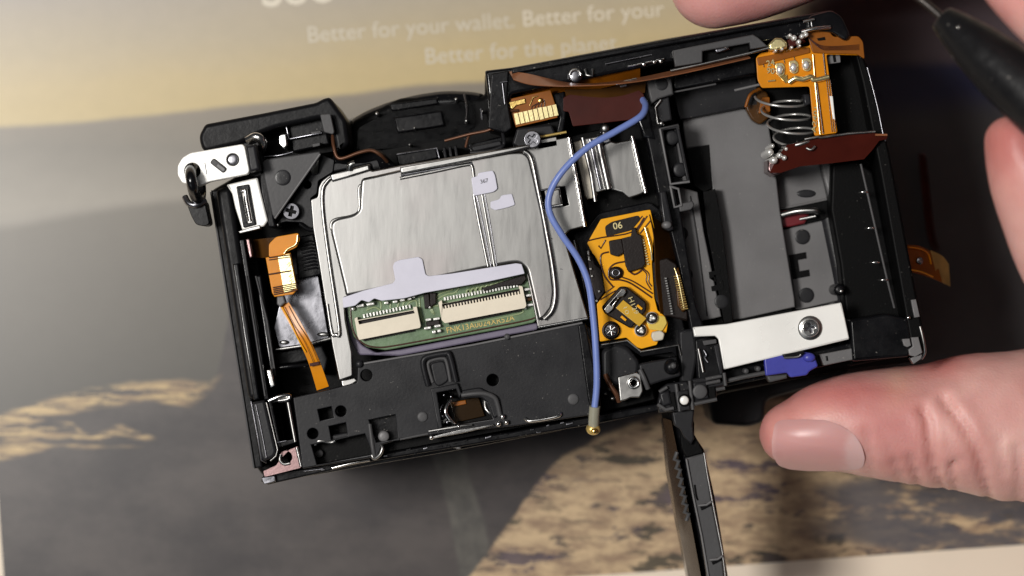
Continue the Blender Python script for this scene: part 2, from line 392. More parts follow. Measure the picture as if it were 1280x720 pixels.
# ------------------------------------------------------------------ the printed poster and the table
def node_poster():
    m = bpy.data.materials.new('printed_landscape'); m.use_nodes = True; nt = m.node_tree; N = nt.nodes; L = nt.links
    b = N['Principled BSDF']; b.inputs['Roughness'].default_value = .34; b.inputs['Specular IOR Level'].default_value = .3
    uv = N.new('ShaderNodeUVMap'); uv.uv_map = 'print'; sp = N.new('ShaderNodeSeparateXYZ'); L.new(uv.outputs[0], sp.inputs[0])
    X, Y = sp.outputs[0], sp.outputs[1]      # 0..1 over columns -300..1700 and rows -300..1100
    def math_(op, a, b_=None):
        t = N.new('ShaderNodeMath'); t.operation = op
        for i, v in enumerate((a, b_)):
            if v is None: continue
            if isinstance(v, (int, float)): t.inputs[i].default_value = v
            else: L.new(v, t.inputs[i])
        return t.outputs[0]
    def fc(src, pts, x0, xs, y0, ys):
        t = N.new('ShaderNodeFloatCurve'); L.new(src, t.inputs[1]); c = t.mapping.curves[0]
        q = [((x-x0)/xs, (y-y0)/ys) for x, y in pts]
        c.points[0].location = q[0]; c.points[1].location = q[-1]
        for a in q[1:-1]: c.points.new(*a)
        for k in c.points: k.handle_type = 'VECTOR'
        t.mapping.update(); return t.outputs[0]
    def noise(scale, sx=1, sy=1, det=4, off=0, rough=.55):
        mp = N.new('ShaderNodeMapping'); mp.inputs['Scale'].default_value = (sx*2000/1400., sy, 1); mp.inputs['Location'].default_value = (off, off*.7, off)
        mp.inputs['Rotation'].default_value = (0, 0, math.radians(-4 if off < 20 else 12))
        L.new(uv.outputs[0], mp.inputs[0]); t = N.new('ShaderNodeTexNoise'); t.inputs['Scale'].default_value = scale
        t.inputs['Detail'].default_value = det; t.inputs['Roughness'].default_value = rough; L.new(mp.outputs[0], t.inputs['Vector']); return t.outputs['Fac']
    def smooth(v, lo, hi):
        t = N.new('ShaderNodeMapRange'); t.interpolation_type = 'SMOOTHSTEP'; t.inputs[1].default_value = lo; t.inputs[2].default_value = hi
        if isinstance(v, (int, float)): t.inputs[0].default_value = v
        else: L.new(v, t.inputs[0])
        return t.outputs[0]
    def below(pts, soft, namp=0, nscale=30, off=0):
        pts = [(-300, pts[0][1]-(pts[1][1]-pts[0][1]))]+pts+[(1700, pts[-1][1])]
        f = fc(X, pts, -300, 2000, -300, 1400)
        d = math_('SUBTRACT', Y, f)
        if namp: d = math_('ADD', d, math_('MULTIPLY', math_('SUBTRACT', noise(nscale, off=off), .5), namp/1400.*2))
        return smooth(d, -soft/1400., soft/1400.)
    def right_of(pts, soft, namp=0):
        pts = [(-300, pts[0][1])]+pts+[(1100, pts[-1][1])]
        f = fc(Y, pts, -300, 1400, -300, 2000); d = math_('SUBTRACT', X, f)
        if namp: d = math_('ADD', d, math_('MULTIPLY', math_('SUBTRACT', noise(20, off=5), .5), namp/2000.*2))
        return smooth(d, -soft/2000., soft/2000.)
    def mix(f, a, b_):
        t = N.new('ShaderNodeMix'); t.data_type = 'RGBA'
        L.new(f, t.inputs[0])
        for i, v in ((6, a), (7, b_)):
            if isinstance(v, tuple): t.inputs[i].default_value = v
            else: L.new(v, t.inputs[i])
        return t.outputs[2]
    def ramp(src, stops):
        t = N.new('ShaderNodeValToRGB'); e = t.color_ramp.elements
        e[0].position, e[0].color = stops[0]; e[1].position, e[1].color = stops[-1]
        for p, c in stops[1:-1]: k = e.new(p); k.color = c
        L.new(src, t.inputs[0]); return t.outputs[0]
    V = math_('ADD', Y, math_('MULTIPLY', X, .085*2000/1400.))      # rows tilted with the print
    yy = lambda row, col=0: (row+300+.085*(col+300))/1400.
    Vn = math_('ADD', V, math_('MULTIPLY', math_('SUBTRACT', noise(5, 1, 2, 3), .5), .05))
    base = ramp(Vn, [(yy(-200), lin(158, 153, 150)), (yy(-10), lin(172, 164, 156)), (yy(60), lin(186, 173, 148)), (yy(115), lin(198, 179, 136)), (yy(150), lin(198, 178, 130))])
    r1 = ramp(Vn, [(yy(150), lin(140, 130, 115)), (yy(195), lin(126, 120, 109)), (yy(265), lin(148, 141, 129)), (yy(300), lin(140, 134, 124))])
    col = mix(below([(0, 160), (100, 153), (200, 143), (300, 131), (410, 121), (520, 108), (640, 100), (900, 92), (1060, 84), (1280, 72)], 5, 4, 14), base, r1)
    r2 = ramp(Vn, [(yy(262), lin(114, 108, 97)), (yy(340), lin(104, 99, 90)), (yy(500), lin(84, 81, 75))])
    col = mix(below([(0, 284), (60, 274), (130, 262), (200, 252), (270, 246), (600, 215), (1280, 180)], 9, 4, 10, 3), col, r2)
    dark = mix(smooth(noise(11, 1, 1.6, 7, 2, .65), .3, .7), lin(60, 56, 57), lin(86, 80, 78))
    col = mix(below([(0, 522), (50, 507), (110, 491), (190, 478), (262, 480), (272, 470), (281, 430), (300, 300), (420, 240), (1280, 200)], 4, 5, 30, 7), col, dark)
    shade_mask = right_of([(0, 985), (300, 1020), (500, 1060)], 70, 60)  # print darkened to navy and grey here, painting the shadow beside the camera
    shaded_print = mix(below([(0, 160), (410, 121), (640, 100), (1060, 84), (1280, 78)], 9, 6, 14, 2), lin(74, 64, 68), lin(36, 37, 62))
    shaded_print = mix(below([(0, 220), (640, 170), (1060, 142), (1280, 128)], 22, 10, 14, 3), shaded_print, mix(noise(8, 1, 1, 4, 6), lin(76, 75, 74), lin(44, 42, 46)))
    col = mix(shade_mask, col, shaded_print)
    # light ridge lines on the left
    def band(top, bot, so, amp, ns, off, thr):
        a = below(top, so, amp, ns, off); b2 = below(bot, so, amp, ns, off+2)
        k = math_('MULTIPLY', a, math_('SUBTRACT', 1.0, b2))
        st = math_('MULTIPLY', smooth(noise(30, .5, 3.6, 8, off+1, .72), thr+.03, thr+.12), smooth(noise(80, .4, 3.0, 6, off+3, .7), .22, .55))
        return math_('MULTIPLY', k, st)
    left = math_('SUBTRACT', 1.0, right_of([(470, 268), (490, 255), (540, 205), (600, 90)], 14, 10))
    tan = mix(smooth(noise(50, .5, 3, 6, 6), .35, .65), lin(150, 126, 98), lin(206, 178, 130))
    col = mix(math_('MULTIPLY', band([(0, 518), (50, 502), (110, 487), (190, 475), (262, 478), (280, 466)], [(0, 545), (60, 523), (120, 509), (190, 500), (255, 513), (280, 500)], 4, 6, 40, 11, .40), left), col, tan)
    col = mix(math_('MULTIPLY', band([(0, 538), (50, 530), (90, 527), (110, 545), (150, 532), (200, 550), (280, 560)], [(0, 560), (50, 548), (90, 546), (110, 556), (150, 545), (200, 553), (280, 562)], 3, 6, 40, 14, .42), left), col, tan)
    col = mix(math_('MULTIPLY', band([(0, 556), (40, 552), (70, 556), (280, 560)], [(0, 576), (40, 566), (70, 558), (280, 561)], 3, 4, 40, 16, .34), left), col, tan)
    # pale wedge in the middle
    wl = right_of([(560, 535), (590, 548), (640, 562), (720, 574)], 3, 4); wr = right_of([(560, 580), (600, 588), (640, 603), (680, 611), (720, 606)], 4, 5)
    wm = math_('MULTIPLY', math_('MULTIPLY', wl, math_('SUBTRACT', 1.0, wr)), math_('MULTIPLY', smooth(Y, (440+300)/1400., (520+300)/1400.), .75))
    col = mix(wm, col, mix(smooth(noise(34, 1.3, 1, 8, 9, .7), .3, .7), lin(74, 73, 70), lin(108, 105, 98)))
    # mottled rock at the lower right
    rock = mix(smooth(noise(34, .8, 2.4, 9, 4, .74), .36, .64), lin(150, 126, 104), lin(206, 180, 144))
    spots = math_('MAXIMUM', smooth(noise(27, .62, 1.9, 7, 24, .66), .545, .585), math_('MULTIPLY', smooth(noise(60, .5, 2.2, 6, 33, .65), .56, .62), .6))
    rock = mix(math_('MULTIPLY', spots, .85), rock, mix(smooth(noise(14, 1, 1, 4, 8), .4, .6), lin(76, 68, 84), lin(56, 57, 52)))
    gully = right_of([(560, 1175), (590, 1120), (610, 1030), (640, 1020), (670, 1010), (690, 1120), (720, 1180)], 45, 60)
    rock = mix(math_('MULTIPLY', gully, math_('MULTIPLY', smooth(noise(22, .6, 2, 7, 30, .68), .40, .50), .9)), rock, lin(92, 90, 94))
    col = mix(below([(560, 750), (588, 718), (620, 675), (645, 644), (672, 603), (700, 572), (760, 541), (880, 500), (1280, 470)], 4, 8, 24, 5), col, rock)
    # ink grain
    g = N.new('ShaderNodeHueSaturation'); L.new(col, g.inputs['Color'])
    L.new(math_('ADD', .94, math_('MULTIPLY', noise(60, 1, 1, 4), .12)), g.inputs['Value'])
    L.new(g.outputs[0], b.inputs['Base Color'])
    return m
poster = bpy.data.objects.new('printed_poster', None)
edge0 = (905, 708); edge1 = (1280, 681)
def pt(u, v):      # frame of the print: u along the bottom edge, v up the left edge (photo columns/rows)
    return (9+u*1.0+v*(-.072), 772-u*.072-v*1.0)
corners = [pt(0, 0), pt(1560, 0), pt(1560, 1010), pt(0, 1010)]
cs = [P(x, y, 0) for x, y in corners]
table = raw('table_top', [(-1.2, -1.0, 0), (1.2, -1.0, 0), (1.2, 1.0, 0), (-1.2, 1.0, 0), (-1.2, -1.0, -.03), (1.2, -1.0, -.03), (1.2, 1.0, -.03), (-1.2, 1.0, -.03)],
            [[0, 1, 2, 3], [7, 6, 5, 4], [0, 4, 5, 1], [1, 5, 6, 2], [2, 6, 7, 3], [3, 7, 4, 0]],
            mat('pale_table_laminate', (.84, .72, .58, 1), .45, bump=.2, bscale=400, var=.05, vscale=20), None, px=False)
table['kind'] = 'structure'; table['label'] = 'pale cream table top showing past the edge of the poster'
me = bpy.data.meshes.new('printed_poster')
NX, NY = 24, 16; vv = []; ff = []
for j in range(NY+1):
    for i in range(NX+1):
        a = cs[0].lerp(cs[1], i/NX); b_ = cs[3].lerp(cs[2], i/NX); q = a.lerp(b_, j/NY)
        q.z = .35*MM; vv.append(q)
for j in range(NY):
    for i in range(NX):
        k = j*(NX+1)+i; ff.append([k, k+1, k+NX+2, k+NX+1])
me.from_pydata(vv, [], ff)
uvl = me.uv_layers.new(name='print'); k0 = W0*CAMZ/(CAMZ-FACE)/1280*MM
for lp in me.loops:
    q = me.vertices[lp.vertex_index].co
    px_ = q.x/k0+640; py_ = 360-q.y/k0
    uvl.data[lp.index].uv = ((px_+300)/2000, (py_+300)/1400)
bpy.data.objects.remove(poster)
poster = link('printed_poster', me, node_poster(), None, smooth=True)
poster['label'] = 'printed landscape poster with hazy hills and pale lettering under the camera'; poster['category'] = 'poster'
M['print'] = mat('cream_print', lin(222, 212, 192), .4)
M['print2'] = mat('faint_cream_print', lin(208, 199, 180), .4)
for body, wpx, base, m_, bold in (('Better for your wallet.', 258, (386, 53), 'print2', .012), ('Better for your', 176, (655, 33), 'print', .02), ('Better for the planet.', 244, (533, 80), 'print2', .014),
                                  ('Soo', 92, (328, 8), 'print', .03)):
    tm = text_mesh(body, wpx, base, -4.2, .38, 0 if wpx > 100 else bold*.6)
    t = link('lettering', tm, M[m_], poster)

# ------------------------------------------------------------------ the opened camera
cam = empty('opened_camera', P(700, 330, 20), 'black digital camera with its back removed, showing shield plate, flex cables and battery bay', 'camera')
WLOC[cam.name] = cam.location.copy()
S = cam
# front shell: the dark tub everything sits in (open side up)
shell_out = [(263, 238), (330, 200), (425, 196), (440, 150), (500, 122), (570, 118), (606, 120), (606, 90), (640, 84), (830, 48), (1040, 13), (1054, 22), (1064, 46), (1085, 80), (1112, 190), (1156, 432), (1150, 452),
             (1060, 462), (905, 492), (830, 513), (745, 528), (600, 551), (335, 603), (320, 585)]
shell = pl('front_shell', shell_out, 46, 24, M['void'], S, bev=1.2, r=6, res=3,
           holes=[[(846, 122), (930, 106), (1035, 110), (1050, 200), (1064, 395), (1056, 412), (880, 438), (862, 330)]])
# lens barrel under the body, out of sight from above
dome('lens_barrel', 520, 335, 205, 24, 6, M['gloss'], S, sag=.5)
pl('front_grip', [(880, 470), (1060, 440), (1062, 470), (958, 500), (955, 528), (935, 534), (890, 531)], 30, 16, M['charcoal'], S, bev=1.5, r=8, res=3)
# ---- perimeter walls
def wall(name, pts, zt, zb, m='black', **k): return pl(name, pts, zt, zb, M[m], S, **k)
wall('bottom_wall', [(330, 592), (378, 586), (560, 552), (640, 540), (745, 519), (830, 503), (834, 512), (745, 530), (640, 548), (470, 576), (335, 606), (326, 602)], 55, 40, 'black', bev=.6, res=2)
wall('bottom_lip', [(335, 604), (330, 599), (560, 556), (700, 532), (702, 538), (560, 565)], 52, 44, 'gloss', bev=.5)
wall('right_wall', [(1064, 48), (1076, 60), (1090, 100), (1112, 190), (1158, 432), (1150, 446), (1140, 440), (1100, 215), (1078, 105)], 57, 30, 'void', bev=.8, r=4, res=3)
wall('right_inner_wall', [(1040, 205), (1072, 200), (1092, 215), (1132, 420), (1135, 444), (1062, 458), (1058, 400), (1050, 330), (1038, 262)], 50, 30, 'void', bev=.5, r=3)
tube('wall_edge', [(1076, 205, 57.2), (1092, 275, 57.2), (1108, 345, 57.2), (1118, 385, 57)], .2, M['grey'], S)
for (x, y) in ((1081, 240), (1089, 285), (1095, 328), (1106, 350)):
    dome('wall_clip', x, y, 5, 57.6, 54, M['chrome'], S, ry=2, sag=.2)
tube('wall_edge', [(1084, 84, 57.5), (1096, 130, 57.5), (1104, 168, 57.5), (1107, 176, 57.5)], .14, M['darkmetal'], S)
wall('corner_block', [(1062, 400), (1110, 392), (1136, 398), (1142, 432), (1136, 446), (1066, 452)], 57, 34, 'black', bev=.5, r=3)
for q in ([(1128, 424), (1137, 423), (1139, 432), (1134, 434), (1130, 432)], [(1139, 422), (1148, 421), (1153, 441), (1144, 446), (1137, 444), (1136, 437), (1141, 433)], [(1139, 375), (1145, 374), (1150, 396), (1143, 397)], [(1138, 448), (1153, 443), (1151, 449), (1142, 455)]):
    pl('corner_chip', q, 58.2, 56, M['greylight'], S, bev=.12)
tube('corner_edge', [(1150, 408, 57.4), (1154, 424, 57.4), (1156, 440, 57), (1152, 448, 56.4)], .25, M['silver2'], S, n=4)
dome('corner_pin', 1136, 397, 2.2, 58.2, 56, M['chrome'], S, sag=.2)

# ---- top rail above the battery bay
wall('top_rail', [(606, 88), (640, 84), (830, 49), (1040, 12), (1053, 20), (1062, 42), (1030, 40), (944, 56), (842, 76), (640, 118), (632, 160), (614, 160)], 58, 40, 'gloss', bev=1.0, r=3, res=3)
wall('top_rail_bead', [(640, 85), (830, 51), (1030, 15), (1032, 20), (830, 57), (640, 92)], 59.4, 57, 'black', bev=.5, res=2)
wall('top_corner', [(1010, 20), (1040, 12), (1053, 20), (1064, 44), (1058, 52), (1040, 40), (1012, 38)], 60, 50, 'gloss', bev=1.0, r=6, res=3)
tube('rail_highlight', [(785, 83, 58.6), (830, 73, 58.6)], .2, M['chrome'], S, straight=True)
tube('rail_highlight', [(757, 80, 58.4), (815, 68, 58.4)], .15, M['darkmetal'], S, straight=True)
wall('rail_shelf', [(700, 92), (840, 68), (842, 78), (740, 100)], 56, 50, 'black', bev=.2)
for (x, y) in ((818, 77), (826, 76), (805, 80)): dome('rail_pin', x, y, 3, 59, 56, M['chrome'], S, sag=.3)
pl('rail_bracket', [(841, 63), (941, 43), (948, 47), (960, 58), (938, 61), (937, 53), (878, 64), (878, 78), (844, 83)], 61, 57.5, M['grey'], S, bev=.2)
tube('bracket_edge', [(838, 88.5, 60.5), (878, 80, 60.5), (938, 66, 60.5), (962, 59.5, 60.5)], .22, M['silver2'], S, straight=True)
pl('bracket_window', [(880, 66), (936, 55), (937, 66), (880, 79)], 58.4, 56, M['void'], S, bev=.1)
pl('bracket_latch', [(893, 60), (911, 56), (912, 62), (895, 66)], 60, 57, M['darkmetal'], S, bev=.25)
tube('latch_edge', [(894, 60, 60.2), (902, 57.5, 60.4), (910, 59, 60.3)], .25, M['chrome'], S, n=4)
pl('connector_block', [(960, 56), (969, 47), (977, 47), (984, 53), (984, 60), (962, 63)], 61, 57, M['goldpale'], S, bev=.4)
pl('solder_tab', [(984, 50), (1000, 44), (1008, 52), (986, 60)], 60, 57, M['redbrown'], S, bev=.2)
for (x, y, r_) in ((993, 47, 3.5), (999, 52, 3), (1003, 45, 3), (988, 44, 2.5), (1008, 43, 3), (978, 61, 2), (970, 63, 2), (990, 59, 2), (1000, 57, 1.8)):
    dome('solder_joint', x, y, r_, 61.5, 58, M['solder'], S, sag=.5)
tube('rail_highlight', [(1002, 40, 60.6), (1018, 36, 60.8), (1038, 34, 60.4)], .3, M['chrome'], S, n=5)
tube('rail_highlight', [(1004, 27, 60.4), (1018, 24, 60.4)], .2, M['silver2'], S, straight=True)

# ---- long flex film curving along the top rail
ribbon('curved_flex_film', [(636, 89, 58), (660, 92, 60), (720, 104, 61), (785, 99, 60), (850, 86, 59), (935, 69, 58.5)],
       [(642, 99, 61), (668, 106, 62.5), (720, 107, 64), (785, 103, 63.5), (850, 92, 61.5), (938, 72, 60)], M['copper'], S)
ribbon('inner_flex_film', [(640, 96, 57), (690, 98, 57.4), (740, 90, 57.6), (800, 84, 57.2)], [(636, 118, 54), (690, 118, 54), (740, 112, 54), (800, 98, 54)], M['orangeflex'], S)
ribbon('amber_film', [(706, 112, 58), (760, 110, 58.4), (808, 96, 58)], [(708, 126, 57), (760, 122, 57.6), (806, 116, 57.4)], M['amberdark'], S)
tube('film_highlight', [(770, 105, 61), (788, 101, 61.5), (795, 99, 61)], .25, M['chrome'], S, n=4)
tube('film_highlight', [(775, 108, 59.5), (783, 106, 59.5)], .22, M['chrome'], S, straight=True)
pl('dark_film_panel', [(704, 122), (712, 118), (798, 112), (805, 118), (803, 148), (716, 158), (711, 140), (704, 139)], 57.6, 57.2, M['redbrown'], S, bev=.08, r=2)
dome('metal_bushing', 719, 94, 9, 59.6, 54, M['darkmetal'], S)
tube('bushing_ring', [(719+7*math.cos(t), 94+7*math.sin(t), 59.9) for t in [math.pi+k*math.pi/6 for k in range(7)]], .22, M['chrome'], S, n=3)
tube('small_clip', [(732, 86, 58.5), (733, 94, 59), (740, 95, 59), (741, 86, 58.5)], .2, M['silver2'], S, straight=True)

# ---- gold finger connector at the top middle
gc = pl('flex_connector', [(634, 128), (640, 123), (688, 112), (694, 130), (697, 147), (645, 159), (640, 145)], 57.6, 56.6, M['orangeflex'], S, bev=.1)
boxes('connector_contact', [rect(646+i*6.0, 148.5-i*1.35, 5.0, 14 if i != 5 else 15, -12) for i in range(9)], 58.0, 57.5, M['goldpale'], gc, kind='stuff')
pl('connector_patch', [(636, 128), (656, 123), (657, 129), (645, 132), (640, 137)], 58.0, 57.5, M['gold'], gc, bev=.08)
dome('gold_pad', 675.5, 125.5, 3.2, 58.2, 57.4, M['gold'], gc, sag=.2)
tube('conductor_line', [(662, 132, 57.8), (666, 122, 57.8), (672, 120, 57.8)], .1, M['gold'], gc, straight=True)
for i in range(5): tube('conductor_line', [(664+i*4, 139-i, 57.75), (665+i*4, 133-i, 57.75), (672+i*2, 129-i, 57.75)], .07, M['trc'], gc, straight=True)
wall('connector_housing', [(614, 92), (636, 88), (634, 122), (640, 160), (632, 166), (610, 160)], 59, 46, 'black', bev=.4, r=2)
tube('housing_edge', [(625, 103, 59.3), (634, 102, 59.3)], .12, M['darkmetal'], S, straight=True)
tube('housing_edge', [(628, 104, 59.3), (631, 130, 59.3)], .12, M['darkmetal'], S, straight=True)
wall('connector_side_block', [(690, 118), (706, 114), (708, 140), (704, 166), (695, 166), (699, 148)], 56.5, 46, 'black', bev=.3)
wall('connector_block_foot', [(646, 160), (706, 148), (708, 160), (650, 172)], 55.5, 46, 'void', bev=.3)
tube('copper_line', [(556, 176, 56), (586, 168, 57), (612, 162, 57.5), (622, 150, 58), (634, 140, 58), (648, 138, 57.8)], .22, M['bronze'], S)
tube('copper_line', [(582, 184, 56), (586, 170, 56.5), (592, 167, 57), (625, 160, 57)], .22, M['bronze'], S)

# ---- dial and top cover seen behind the body
dial_pts = [(432, 152), (455, 138), (485, 126), (520, 117), (555, 112), (590, 113), (608, 117), (612, 165), (590, 185), (500, 200), (430, 205)]
dial = pl('mode_dial_housing', fillet(dial_pts, 12), 46, 22, M['gloss'], S, bev=2.0, res=4)
pl('dial_panel', [(492, 147), (552, 138), (556, 157), (497, 166)], 47.2, 45, M['black'], S, bev=.3)
pl('dial_panel', [(486, 130), (546, 122), (549, 130), (490, 139)], 46.8, 45, M['black'], S, bev=.3)
for q in ([(580, 118, 47), (584, 136, 49), (583, 150, 50)], [(601, 136, 48), (603, 150, 48.4)]): tube('dial_wire', q, .16, M['darkmetal'], S, n=4)
for (x, y, r_) in ((570, 124, 2.2), (583, 151, 2.2), (518, 160, 1.6), (512, 181, 1.6), (471, 142, 2.4), (603, 139, 1.6), (554, 190, 1.6)):
    dome('dial_contact', x, y, r_, 50, 45, M['silver2'], S, sag=.4)
pl('chassis_rib', [(495, 193), (546, 184), (548, 198), (498, 208)], 53, 46, M['black'], S, bev=.3)
tube('chassis_rib_edge', [(496, 193, 53.3), (546, 185, 53.3), (549, 197, 53.3)], .16, M['darkmetal'], S, straight=True)
for x in (556, 563, 570): pl('chassis_tooth', rect(x, 191-(x-556)*.15, 4, 14), 53, 46, M['black'], S, bev=.25)
pl('chassis_pocket', [(584, 180), (628, 170), (630, 182), (588, 192)], 54, 50, M['black'], S, bev=.3)
pl('chassis_tongue', [(588, 183), (626, 175), (628, 182), (592, 190)], 55.2, 53, M['charcoal'], S, bev=.5, r=3)
tube('chassis_edge', [(588, 191, 55), (610, 189, 55.3), (626, 184, 55.3), (630, 178, 55), (628, 160, 56), (634, 146, 57)], .3, M['charcoal'], S)
ribbon('black_cable', [(416, 196, 56), (430, 200, 56), (456, 192, 57), (474, 190, 57), (486, 200, 56.5), (498, 212, 55)], [(414, 206, 54), (430, 211, 54), (456, 204, 55), (470, 200, 56), (476, 212, 55), (490, 222, 53)], M['black'], S, thick=.4)
tube('copper_wire', [(416, 166, 57), (417, 182, 58), (424, 198, 58.4), (448, 191, 58.6), (464, 188, 58.6), (476, 194, 58.4), (484, 202, 57)], .28, M['bronze'], S)

# ---- top-left cover end
endcap = pl('top_cover_end', [(249, 176), (249, 168), (256, 155), (330, 141), (395, 128), (404, 123), (412, 121), (418, 129), (433, 150), (437, 180), (420, 192), (413, 150), (400, 148), (345, 160), (326, 167), (300, 180), (258, 190), (252, 186)], 58, 36, M['leather'], S, bev=1.4, r=4, res=3)
wall('cover_recess', [(300, 170), (404, 148), (418, 190), (330, 204), (306, 185)], 52, 44, 'void', bev=.2)
pl('cover_bracket', [(360, 155), (404, 147), (412, 180), (366, 190)], 55, 50, M['black'], S, bev=.3)
tube('bracket_rim', [(357, 153, 56), (361, 174, 56), (402, 166, 56)], .22, M['darkmetal'], S, straight=True)
pl('bracket_pad', [(388, 165), (401, 163), (401, 166), (389, 168)], 56.4, 54, M['grey'], S, bev=.1)
pl('bracket_pad', [(390, 180), (400, 178), (400, 182), (391, 184)], 56.4, 54, M['grey'], S, bev=.1)
pl('chrome_catch', [(348, 168), (358, 166), (360, 182), (355, 187), (348, 181)], 57.4, 52, M['chrome'], S, bev=1.0, r=3, res=3)
tube('chrome_shell', [(310, 175, 58.4), (319, 171, 59), (326, 174, 59), (328, 182, 58), (324, 189, 56.6)], .8, M['chrome'], S)
pl('rubber_pad', [(400, 143), (413, 142), (418, 165), (416, 168), (405, 165)], 60, 55, M['grey'], S, bev=.5, r=2)
tube('cover_wire', [(330, 196, 56), (350, 194, 56.4), (366, 190, 56.4)], .2, M['darkmetal'], S)

# ---- strap lug and left brackets
lug_pts = [(228, 229), (222, 219), (222, 207), (228, 197), (238, 191), (262, 187), (303, 180), (306, 183), (312, 214), (309, 218), (262, 227), (252, 232), (247, 233), (246, 225), (236, 225), (236, 230)]
lug = pl('strap_lug', lug_pts, 62, 60.2, M['bright'], S, bev=.35, r=3, res=2,
         holes=[circ(240.5, 213.5, 10), circ(291, 199.5, 8)])
sl = math.radians(38)
pl('lug_slot', fillet(rect(273, 207, 22, 8, 38), 3), 62.3, 61, M['grey'], lug, bev=.2)
pl('slot_inlay', fillet(rect(276, 209.5, 12, 4.5, 38), 2), 62.6, 62, M['greylight'], lug, bev=.1)
dome('lug_rivet', 291, 199.5, 7.4, 61.7, 60.2, M['darkmetal'], lug, sag=.2)
tube('scribed_line', [(256, 203, 62.02), (258.5, 218, 62.02)], .06, M['ink'], lug, straight=True)
ring = tube('strap_ring', [(240, 209, 58), (238, 216, 64), (240, 230, 65), (243, 242, 63), (248, 250, 60), (251, 244, 56), (250, 228, 55), (245, 214, 54)], .85, M['gloss'], S, closed=True, n=6, res=5)
pl('ring_cover', [(231, 248), (236, 253), (256, 251), (258, 262), (262, 280), (256, 283), (245, 281), (239, 270)], 60, 55, M['black'], S, bev=.8, r=4, res=3)
tube('ring_cover_rim', [(231, 246, 60), (236, 254, 60.6), (246, 256, 60.8), (257, 250, 60.2)], .5, M['darkmetal'], S)
dome('lug_pad', 240.5, 213.5, 11, 56, 50, M['void'], S, sag=.2)
pl('lug_end_block', [(307, 183), (319, 180), (325, 212), (312, 215)], 63, 56, M['charcoal'], S, bev=.45)
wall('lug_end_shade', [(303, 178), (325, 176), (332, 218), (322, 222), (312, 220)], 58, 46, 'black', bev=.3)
br = pl('side_bracket', [(283, 231), (312, 224), (322, 222), (326, 240), (335, 276), (330, 283), (303, 288), (294, 260), (290, 242)], 58.6, 57.4, M['bright'], S, bev=.3, r=2)
pl('bracket_slot', [(295, 233), (311, 230), (320, 281), (304, 285)], 59.1, 58.3, M['black'], br, bev=.3, r=2, holes=[[(301, 238), (308, 237), (315, 278), (309, 279)]])
tube('slot_spring', [(302, 239, 59.3), (307, 238, 59.6), (308, 250, 59.4), (313, 276, 59.2)], .4, M['chrome'], br, straight=True)
pl('bracket_foot', [(313, 284), (325, 281), (326, 286), (300, 292), (298, 289)], 58.8, 57, M['silver2'], S, bev=.3)
wall('bracket_side', [(322, 190), (330, 196), (343, 275), (345, 284), (335, 284), (326, 240)], 58, 46, 'black', bev=.3)

# ---- long left side
sx = lambda y, d: 262+.156*(y-236)+d
def strip(name, y0, y1, d0, d1, zt, zb, m, **k):
    return pl(name, [(sx(y0, d0), y0), (sx(y0, d1), y0-(d1-d0)*.15), (sx(y1, d1), y1-(d1-d0)*.15), (sx(y1, d0), y1)], zt, zb, M[m], S, **k)
strip('side_skin', 238, 586, 1, 12, 54, 30, 'leather', bev=1.2, res=3)
strip('side_cover', 236, 500, 7, 27, 57, 40, 'leather', bev=1.6, res=4, r=8)
strip('side_ridge', 300, 500, 27, 33, 58, 44, 'gloss', bev=.6, res=2)
strip('side_rail', 330, 500, 14, 21, 58.6, 50, 'gloss', bev=.9, res=3)
strip('side_groove', 300, 590, 33, 46, 51, 44, 'void', bev=.2)
strip('side_rib', 345, 478, 40, 47, 56, 46, 'gloss', bev=.5, res=2)
tube('side_edge', [(sx(240, 1), 240, 54.3), (sx(420, 1), 420, 54.3), (sx(585, 1), 585, 54.3)], .16, M['grey'], S, straight=True)
tube('side_edge', [(sx(345, 29), 345, 58.2), (sx(495, 29), 495, 58.2)], .14, M['grey'], S, straight=True)
tube('side_edge', [(sx(330, 43), 345, 56.2), (sx(400, 46), 400, 56.2), (sx(470, 46), 470, 56.2)], .14, M['grey'], S, straight=True)
pl('side_catch', [(307, 299), (312, 298), (316, 321), (312, 323)], 59, 55, M['pinkmetal'], S, bev=.2)
pl('side_catch', [(333, 463), (339, 461), (344, 482), (338, 485)], 59.5, 55, M['chrome'], S, bev=.4)
pl('side_latch', fillet([(314, 503), (331, 500), (346, 565), (342, 572), (330, 577), (326, 572)], 4), 59.4, 54, M['charcoal'], S, bev=.5, res=2)
tube('side_latch_edge', [(314, 502, 59), (322, 545, 59), (327, 575, 59), (333, 578, 58.6)], .16, M['darkmetal'], S, straight=True)
tube('side_latch_edge', [(320, 506, 59.5), (329, 550, 59.5), (333, 572, 59.5)], .12, M['darkmetal'], S, straight=True)
tube('side_latch_edge', [(333, 503, 59.4), (347, 562, 59.4), (345, 570, 59.4), (338, 576, 59.2)], .13, M['silver2'], S, straight=True)
cell = pl('frame_cell', [(334, 499), (360, 492), (372, 553), (348, 560)], 58, 50, M['black'], S, bev=.2, holes=[[(340, 504), (356, 500), (366, 549), (350, 553)]])
tube('frame_cell_edge', [(336, 501, 58.5), (348, 496, 58.7), (361, 494, 58.5), (360, 499, 58.5), (348, 501, 58.5)], .35, M['chrome'], S, n=4)
tube('frame_cell_edge', [(360, 503, 58.3), (369, 552, 58.3)], .3, M['silver2'], S, straight=True)
tube('frame_cell_edge', [(347, 553, 58.1), (358, 551, 58.1)], .14, M['darkmetal'], S, straight=True)
pl('corner_plate', [(329, 589), (345, 582), (352, 572), (362, 562), (372, 558), (377, 582), (375, 585), (331, 596)], 57.6, 55.5, M['pinkmetal'], S, bev=.3, r=1.5, holes=[circ(357.5, 571.5, 8)])
